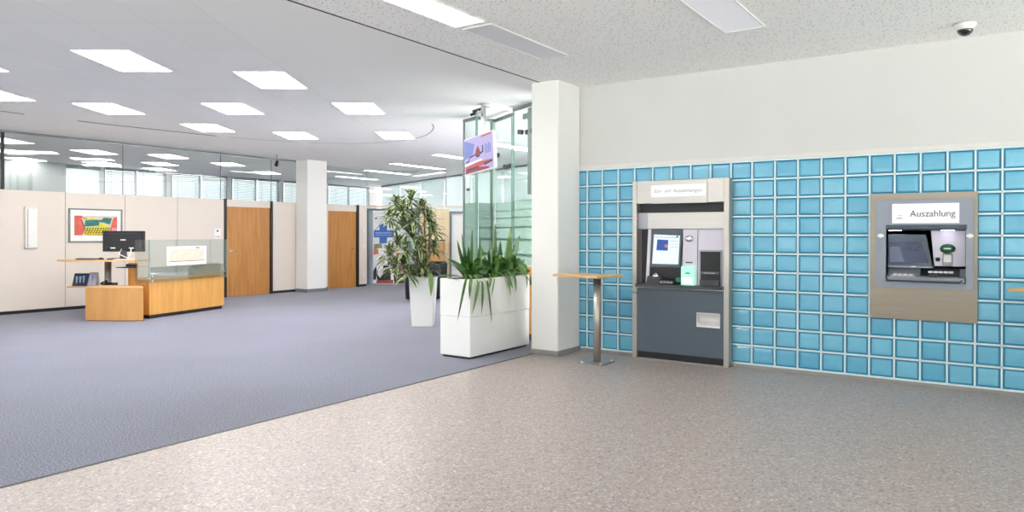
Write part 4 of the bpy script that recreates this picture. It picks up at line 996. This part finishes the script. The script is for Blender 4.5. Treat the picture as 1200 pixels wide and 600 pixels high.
pr('face', [[(bp(447.6, 306)[0] + 0.075 * math.cos(a * PI / 10), bp(447.6, 306)[1] + 0.10 * math.sin(a * PI / 10)) for a in range(20)]], 'print_skin', -0.0035)
pr('hair', [bpoly((444.3, 305), (444.5, 301.6), (447.5, 300.3), (450.6, 301.4), (451, 305), (449.8, 302.8), (445.5, 303.0))], 'print_dark', -0.005)
pr('book_row', [bpoly((441, 329), (461, 328), (461, 333), (441, 333))], 'print_red', -0.0055)
pr('side_figure', [bpoly((437.3, 318), (440.5, 312), (441.5, 318), (440.5, 328), (437.3, 328))], 'print_dark', -0.0032)
pr('orange_stack', [bpoly((459, 316), (474, 314), (474, 319.5), (459, 320.5))], 'print_orange', -0.003); pr('dark_stack', [bpoly((461, 322), (474, 320.5), (474, 332), (462, 332))], 'print_dark', -0.0034)

t = thing('sideboard', 'light wood sideboard with dark top against the pale far wall', 'cabinet', dpos(508, 20.2), LAT)
bx('body', 'beech', t, -0.36, 0.30, -0.2, 0.25, 0.06, 1.26); bx('top', 'dark_grey', t, -0.37, 0.31, -0.21, 0.26, 1.26, 1.29); bx('plinth', 'near_black', t, -0.34, 0.28, -0.18, 0.24, 0, 0.06)
for z0, z1 in ((0.08, 0.65), (0.66, 1.245)): dw = bx('drawer_front', 'front_wood', t, -0.355, 0.295, -0.215, -0.2, z0, z1, bev=0.003); bx('handle', 'dark_grey', dw, -0.1, 0.05, -0.23, -0.215, z1 - 0.1, z1 - 0.085)

# ================================================================ THINGS ON THE CREAM WALL
t = thing('framed_picture', 'framed abstract picture with red sides and yellow lattice on the cream wall', 'picture', (7.02, YL, 1.60))
bm = bmesh.new(); plate_ring(bm, (-0.5, 0.5, -0.325, 0.325), (-0.475, 0.475, -0.30, 0.30), -0.03, -0.001); obj('frame', bm, 'grey_trim', t)
bx('mount', 'paper', t, -0.475, 0.475, -0.014, -0.004, -0.30, 0.30)
bx('print', 'tan_print', t, -0.40, 0.40, -0.017, -0.0142, -0.19, 0.19)
def art(name, polys, m, y):
    bm = bmesh.new()
    for P_ in polys: plate(bm, P_, y, 0.001)
    obj(name, bm, m, t)
art('red_field', [[(-0.40, -0.19), (-0.27, -0.19), (-0.20, -0.10), (-0.28, 0.10), (-0.26, 0.19), (-0.40, 0.19)], [(0.27, -0.05), (0.40, -0.05), (0.40, 0.17), (0.33, 0.16)], [(-0.2, -0.19), (0.25, -0.19), (0.25, -0.165), (-0.2, -0.165)]], 'art_red', -0.0185)
art('pink_field', [[(0.22, -0.17), (0.40, -0.17), (0.40, -0.06), (0.26, -0.02)]], 'art_pink', -0.0187)
art('teal_field', [[(-0.22, -0.02), (0.08, 0.0), (0.12, 0.11), (-0.20, 0.12)], [(0.08, 0.08), (0.26, 0.02), (0.30, 0.15), (0.14, 0.16)]], 'art_teal', -0.019)
art('yellow_field', [[(-0.23, -0.18), (0.26, -0.17), (0.25, -0.02), (0.12, 0.04), (0.06, 0.08), (0.05, -0.01), (-0.20, -0.03)], [(-0.22, 0.10), (-0.05, 0.12), (-0.06, 0.15), (-0.22, 0.15)]], 'art_yellow', -0.0195)
lat_ = []
for i in range(10): x = -0.22 + i * 0.05; lat_.append([(x, -0.175), (x + 0.012, -0.175), (x + 0.075, -0.04), (x + 0.06, -0.04)])
for z in (-0.15, -0.11, -0.07): lat_.append([(-0.22, z), (0.25, z + 0.02), (0.25, z + 0.027), (-0.22, z + 0.008)])
lat_.append([(-0.28, 0.17), (-0.17, 0.13), (-0.18, 0.12), (-0.29, 0.16)]); lat_.append([(-0.27, 0.12), (-0.20, -0.06), (-0.21, -0.07), (-0.285, 0.11)])
art('black_lattice', lat_, 'print_dark', -0.020)

t = thing('wall_box', 'tall narrow white box mounted on the cream wall left of the picture', 'wall unit', (5.875, YL, 1.55))
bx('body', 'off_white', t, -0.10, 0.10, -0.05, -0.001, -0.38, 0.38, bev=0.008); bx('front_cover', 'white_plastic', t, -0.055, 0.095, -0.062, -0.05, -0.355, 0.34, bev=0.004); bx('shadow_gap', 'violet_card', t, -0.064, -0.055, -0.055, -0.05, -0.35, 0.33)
t = thing('wall_notice', 'small white notice on the cream wall left of the first wooden door', 'notice', (9.645, YL, 1.45))
bx('sheet', 'paper', t, -0.085, 0.085, -0.012, -0.001, -0.11, 0.11, bev=0.002); bx('mark', 'navy', t, -0.02, 0.02, -0.014, -0.012, 0.04, 0.08); bx('text_line', 'violet_card', t, -0.06, 0.06, -0.014, -0.012, -0.08, -0.06)
for i, (z, lab) in enumerate(((1.55, 'small white switch on the wall strip right of the second wooden door, upper one'), (1.12, 'small white switch on the wall strip right of the second wooden door, middle one'), (0.30, 'small white socket low on the wall strip right of the second wooden door'))):
    s_ = thing('wall_switch' if i < 2 else 'wall_socket', lab, 'switch' if i < 2 else 'socket', (14.12, YL, z)); bx('plate', 'white_plastic', s_, -0.05, 0.05, -0.012, -0.001, -0.05, 0.05, bev=0.003); bx('button', 'off_white', s_, -0.03, 0.03, -0.016, -0.012, -0.03, 0.03, bev=0.002)

# ================================================================ WORKSTATION
DD = 12.6
k2 = DD / 844.4
def lx(px, d=DD): return (px - 601.2) / 844.4 * d
o0 = CW * DD; o0.z = 0
xc = lx(122)
t = thing('standing_desk', 'height adjustable desk with thin beech top and lower shelf on a steel column', 'desk', o0 + CR * xc, LAT); t.location.z = 0
bm = bmesh.new(); P_ = []
for k in range(36):
    a = 2 * PI * k / 36; P_.append((0.75 * math.copysign(abs(math.cos(a)) ** 0.8, math.cos(a)), 0.36 * math.copysign(abs(math.sin(a)) ** 0.6, math.sin(a))))
prism(bm, P_, 'z', 0.965, 0.992, bev=0.004); obj('tabletop', bm, 'beech_h', t)
bm = bmesh.new(); prism(bm, [(p[0] * 0.78 - 0.02, p[1] * 0.7) for p in P_], 'z', 0.512, 0.53, bev=0.003); obj('lower_shelf', bm, 'beech_h', t)
bm = bmesh.new(); tube(bm, [(0.03, 0.06, 0.03), (0.03, 0.06, 0.965)], 0.055, 20); obj('column', bm, mat('grey_column', S(140, 138, 138), 0.35, 0.4), t)
bm = bmesh.new(); lathe(bm, [(0.46, 0), (0.46, 0.012), (0.40, 0.025), (0.08, 0.045)], 40, (-0.06, 0.62, 0)); obj('base_disc', bm, 'white_plastic', t)
bm = bmesh.new(); tube(bm, [(-0.03, 0.60, 0.03), (0.03, 0.06, 0.06)], 0.05, 12); obj('foot_arm', bm, 'dark_grey', t)
DR = t.location.copy()
def on_desk(name, label, cat, px, ly, z, rz=0.0, group=None):
    p = o0 + CR * lx(px) + CW * ly; return thing(name, label, cat, (p.x, p.y, z), LAT + rz, group)
t = on_desk('keyboard', 'flat dark keyboard at the left end of the thin beech desk', 'keyboard', 104, -0.05, 0.992)
bx('body', 'near_black', t, -0.17, 0.17, -0.07, 0.07, 0, 0.016, bev=0.004)
bm = bmesh.new()
for i in range(12):
    for j in range(4): box(bm, -0.155 + i * 0.026, -0.133 + i * 0.026, -0.055 + j * 0.028, -0.033 + j * 0.028, 0.016, 0.022)
obj('keys', bm, 'dark_grey', t)
t = on_desk('computer_mouse', 'small dark computer mouse between keyboard and monitor', 'mouse', 122, -0.1, 0.992)
bm = bmesh.new(); bmesh.ops.create_uvsphere(bm, u_segments=18, v_segments=10, radius=1); bmesh.ops.delete(bm, geom=[v for v in bm.verts if v.co.z < -0.05], context='VERTS')
for v in bm.verts: v.co = Vector((v.co.x * 0.055, v.co.y * 0.035, max(0, v.co.z) * 0.038))
for f in bm.faces: f.smooth = True
obj('body', bm, 'near_black', t); bx('wheel', 'dark_grey', t, -0.03, -0.02, -0.004, 0.004, 0.024, 0.036)
t = on_desk('document_tray', 'low black tray lying left of the monitor foot', 'tray', 132, 0.1, 0.992)
bx('body', 'near_black', t, -0.10, 0.10, -0.12, 0.12, 0, 0.02, bev=0.004)
# monitor, seen from behind
t = on_desk('monitor', 'black computer monitor seen from behind on the beech desk', 'monitor', 149.0, -0.12, 0.992, 0.06)
bm = bmesh.new(); box(bm, -0.355, 0.355, 0.0, 0.03, 0.14, 0.50, bev=0.008); sh = obj('screen_shell', bm, 'near_black', t)
bm = bmesh.new(); box(bm, -0.28, 0.30, -0.022, 0.002, 0.19, 0.455, bev=0.012); obj('rear_bulge', bm, 'near_black', sh)
bx('maker_plate', 'white_plastic', sh, -0.045, 0.045, -0.025, -0.0225, 0.335, 0.355)
bm = bmesh.new(); lathe(bm, [(0.02, -0.012), (0.02, 0.0)], 16, (-0.25, 0, 0.41), axis='y'); obj('lock_hole', bm, 'white_plastic', sh)
for x in (-0.17, 0.14): bx('port_row', 'white_plastic', sh, x - 0.04, x + 0.04, -0.026, -0.0215, 0.195, 0.215)
bx('bezel', 'near_black', sh, -0.345, 0.345, 0.03, 0.034, 0.15, 0.49)
bm = bmesh.new(); prism(bm, [(-0.06, 0.01), (0.06, 0.01), (0.045, 0.16), (-0.045, 0.16)], 'y', -0.02, 0.02); obj('neck', bm, 'dark_grey', t)
bm = bmesh.new(); box(bm, -0.13, 0.13, -0.10, 0.10, 0, 0.014, bev=0.005); obj('foot', bm, 'white_plastic', t)
bm = bmesh.new(); tube(bm, [(-0.02, -0.03, 0.19), (-0.05, -0.06, 0.10), (0.04, -0.07, 0.06), (0.12, -0.05, 0.02)], 0.008, 8); tube(bm, [(0.14, -0.026, 0.20), (0.14, -0.06, 0.10), (0.10, -0.07, 0.02)], 0.010, 8); obj('cables', bm, 'white_plastic', t)
# cards on the lower shelf
def leaflet(name, label, px, w, h, m, lines):
    t = on_desk(name, label, 'leaflet', px, -0.06, 0.53, 0.0, 'leaflets on the lower shelf')
    bm = bmesh.new(); prism(bm, [(-0.02, 0.0), (-0.014, 0.0), (0.066, h), (0.06, h)], 'x', -w / 2, w / 2); obj('cover', bm, m, t)
    bm = bmesh.new(); prism(bm, [(0.10, 0.0), (0.106, 0.0), (0.066, h), (0.06, h)], 'x', -w / 2, w / 2); obj('back_flap', bm, 'paper', t)
    bm = bmesh.new()
    for (x, z0, wd, hh) in lines:
        sl_ = 0.08 / h; box(bm, x - wd / 2, x + wd / 2, -0.026 + sl_ * z0, -0.020 + sl_ * (z0 + hh), z0, z0 + hh)
    obj('print', bm, 'print_pale', t)
leaflet('leaflet', 'dark navy leaflet with white writing on the lower desk shelf', 96, 0.26, 0.22, 'navy', [(-0.06, 0.05, 0.018, 0.12), (0.0, 0.06, 0.022, 0.11), (0.06, 0.06, 0.018, 0.12)])
leaflet('leaflet', 'lilac grey leaflet beside the navy one on the lower desk shelf', 110, 0.15, 0.24, 'violet_card', [(-0.02, 0.06, 0.03, 0.13)])
t = on_desk('telephone', 'small black telephone lying on the lower desk shelf by the column', 'telephone', 131, -0.1, 0.53)
bm = bmesh.new(); prism(bm, [(-0.09, 0), (0.09, 0), (0.09, 0.06), (-0.09, 0.02)], 'x', -0.11, 0.11, bev=0.005); obj('base', bm, 'near_black', t)
bm = bmesh.new(); tube(bm, [(-0.08, -0.08, 0.055), (-0.085, 0, 0.075), (-0.08, 0.08, 0.085)], [0.022, 0.014, 0.022], 10); obj('handset', bm, 'near_black', t)
# curved cabinet in front
CD = 11.95
p = CW * CD + CR * lx(135, CD)
t = thing('curved_cabinet', 'low beech cabinet with a gently bowed front before the standing desk', 'cabinet', (p.x, p.y, 0), LAT)
hw = (169 - 101) / 2 * CD / 844.4
fr = [(-hw + 2 * hw * i / 16, -0.03 - 0.035 * (1 - ((i - 8) / 8) ** 2)) for i in range(17)]
bm = bmesh.new(); prism(bm, fr + [(hw - 0.27, 0.40), (-hw, 0.40)], 'z', 0.012, 0.545); obj('body', bm, 'front_wood', t)
bm = bmesh.new(); prism(bm, [(a * 1.005, b - 0.006) for a, b in fr] + [(hw - 0.27, 0.41), (-hw, 0.41)], 'z', 0.545, 0.562); obj('top', bm, 'beech_h', t)
bm = bmesh.new(); prism(bm, [(a * 0.97, b + 0.03) for a, b in fr] + [(hw * 0.97 - 0.27, 0.38), (-hw * 0.97, 0.38)], 'z', 0, 0.012); obj('plinth', bm, 'near_black', t)
# counter with glass screen
CA = math.radians(16.3)
t = thing('service_counter', 'beech service counter with a frosted looking glass screen and dark plinth', 'counter', (6.6, 11.955, 0), CA)
bx('plinth', 'near_black', t, 0.03, 1.80, 0.03, 0.40, 0, 0.065)
bx('front', 'beech', t, 0, 1.825, 0, 0.02, 0.065, 0.66); bx('side', 'door_wood', t, 0, 0.02, 0.02, 0.42, 0.065, 0.66)
bx('side', 'beech', t, 1.805, 1.825, 0.02, 0.42, 0.065, 0.66); bx('worktop', 'beech_h', t, 0.0, 1.825, 0.0, 0.42, 0.66, 0.685, bev=0.003)
bx('back_board', mat('taupe_board', S(182, 172, 160), 0.6), t, 0.03, 1.80, 0.0, 0.02, 0.686, 0.875)
bx('return_board', 'door_wood', t, -0.02, 0.0, 0.25, 0.44, 0.0, 0.95, label='upright beech board beside the glass'); bx('return_board', 'door_wood', t, 0.0, 0.02, 0.42, 0.44, 0.0, 0.95)
bx('glass_screen', 'counter_glass', t, -0.03, 1.86, -0.035, -0.023, 0.615, 1.34, bev=0.002)
bx('side_glass', 'counter_glass', t, -0.042, -0.03, -0.03, 0.27, 0.615, 1.34, bev=0.002)
bm = bmesh.new(); box(bm, -0.043, -0.029, -0.036, -0.022, 0.615, 1.34); box(bm, 1.856, 1.862, -0.036, -0.022, 0.615, 1.34); obj('glass_edge', bm, 'edge_glass', t)
for x, z in ((0.03, 0.72), (0.03, 0.64), (0.93, 0.72), (0.93, 0.64), (1.78, 0.72), (-0.036, 0.68)):
    bm = bmesh.new(); lathe(bm, [(0.014, -0.045), (0.014, -0.022)], 12, (x, 0, z), axis='y'); obj('glass_fixing', bm, 'chrome', t)
C0 = Vector((6.6, 11.955, 0)); cR = Vector((math.cos(CA), math.sin(CA), 0)); cF = Vector((-math.sin(CA), math.cos(CA), 0))
q = C0 + cR * 0.82 - cF * 0.037
t = thing('paper_notice', 'white framed paper notice stuck on the counter glass screen', 'notice', (q.x, q.y, 1.055), CA)
bx('sheet', 'paper', t, -0.475, 0.475, -0.008, -0.0005, -0.165, 0.165); bx('printed_area', 'tan_print', t, -0.43, 0.43, -0.010, -0.008, -0.095, 0.12)
bx('rule', 'dark_grey', t, -0.43, 0.43, -0.0115, -0.010, -0.103, -0.093); bx('stamp', 'near_black', t, 0.20, 0.30, -0.012, -0.010, 0.128, 0.148)
bm = bmesh.new(); rr = random.Random(2)
for i in range(7):
    for j in range(5):
        a = -0.41 + i * 0.118; box(bm, a, a + rr.uniform(0.05, 0.1), -0.0115, -0.010, 0.09 - j * 0.036, 0.096 - j * 0.036)
obj('text_lines', bm, mat('grey_print', S(188, 172, 158), 0.8), t)
q = C0 - cR * 0.165 + cF * 0.34
t = thing('letter_tray', 'black letter tray sticking out left of the counter side', 'tray', (q.x, q.y, 0.87), CA)
bx('bottom', 'near_black', t, -0.11, 0.11, -0.12, 0.10, 0.0, 0.012, bev=0.003); bx('back', 'near_black', t, 0.10, 0.11, -0.12, 0.10, 0.012, 0.06)

# ================================================================ BLINDS (rear windows) AND FABRIC PANELS (lounge windows)
def blind(a, b, y, label):
    t = thing('venetian_blind', label, 'blind', ((a + b) / 2, y, CEIL), 0, 'venetian blinds on the rear windows'); w = (b - a) / 2 - 0.02
    bx('head_rail', 'grey_trim', t, -w, w, -0.03, 0.03, -0.07, -0.002)
    bm = bmesh.new()
    for k in range(22):
        z = -0.11 - k * 0.042
        A = [(-0.028, z - 0.014), (0.028, z + 0.014), (0.028, z + 0.017), (-0.028, z - 0.011)]; prism(bm, A, 'x', -w, w)
    obj('slats', bm, 'slat', t)
    bm = bmesh.new()
    for x in (-w * 0.7, w * 0.7): tube(bm, [(x, -0.032, -0.07), (x, -0.032, -1.05)], 0.004, 5)
    obj('cords', bm, 'grey_trim', t)
ws = ((10.12, 10.98, 'first'), (11.02, 11.88, 'second'), (12.07, 12.98, 'third'), (13.02, 13.93, 'fourth'), (14.12, 15.0, 'fifth'), (15.05, 15.93, 'sixth'), (16.12, 17.93, 'seventh'), (18.12, 20.18, 'last'))
for a, b, n_ in ws: blind(a, b, YB + 0.0, 'white venetian blind on the rear window behind the glazing, %s from the left' % n_)
t = thing('roller_blind', 'white roller blind with a dark cassette on the leftmost rear window', 'blind', (9.48, YB - 0.02, CEIL))
bx('cassette', 'grey_trim', t, -0.49, 0.49, -0.05, 0.03, -0.10, -0.001, bev=0.004); bx('sheet', 'curtain', t, -0.47, 0.47, 0.0, 0.003, -1.2, -0.10); bx('bottom_bar', 'white_plastic', t, -0.47, 0.47, -0.008, 0.010, -1.22, -1.2)
ords = ('first', 'second', 'third', 'fourth', 'fifth', 'sixth', 'seventh', 'eighth', 'ninth', 'tenth', 'eleventh', 'twelfth', 'thirteenth', 'fourteenth', 'fifteenth', 'sixteenth', 'seventeenth', 'eighteenth', 'nineteenth', 'twentieth')
for i in range(min(nb, 15)):
    p = A0 + WV.normalized() * (i * 0.9 + 0.45) + Vector((0, 0, CEIL - 0.05))
    t = thing('panel_blind', 'white translucent fabric panel on the lounge window wall, %s from the far corner' % ords[i], 'blind', p, WA, 'fabric panels on the lounge windows')
    bx('fabric', 'curtain', t, -0.43, 0.43, -0.004 - 0.03 * (i % 2), 0.0 - 0.03 * (i % 2), -2.9, -0.02); bx('top_bar', 'white_plastic', t, -0.43, 0.43, -0.05, 0.01, -0.03, -0.001)

# ================================================================ LIGHT
w = bpy.data.worlds.new('daylight'); SC.world = w; w.use_nodes = True
nt = w.node_tree; bg = nt.nodes['Background']
bg.inputs['Color'].default_value = (0.97, 0.98, 1.0, 1); bg.inputs['Strength'].default_value = 1.9
su = bpy.data.lights.new('sun', 'SUN'); so = bpy.data.objects.new('sun', su); COL.objects.link(so); su.energy = 34; su.angle = 0.02; su.color = (1.0, 0.98, 0.96)
so.rotation_euler = (math.radians(30), math.radians(-28), 0)
struct('ground', 'exterior', -40, 60, -40, 60, -0.4, -0.3)

# ================================================================ CAMERA
cam = bpy.data.cameras.new('camera'); co = bpy.data.objects.new('camera', cam); COL.objects.link(co); SC.camera = co
z_ = -CW
m = Matrix(((CR.x, CU.x, z_.x, 0), (CR.y, CU.y, z_.y, 0), (CR.z, CU.z, z_.z, H), (0, 0, 0, 1)))
co.matrix_world = m
cam.sensor_width = 36; cam.lens = 844.4 / 1200 * 36; cam.shift_x = -(601.16 - 600) / 1200; cam.shift_y = (276.7 - 300) / 1200
cam.clip_start = 0.05; cam.clip_end = 200
vs = SC.view_settings; vs.view_transform = 'Standard'; vs.look = 'None'; vs.exposure = 0.38; vs.gamma = 1.0; vs.use_curve_mapping = False
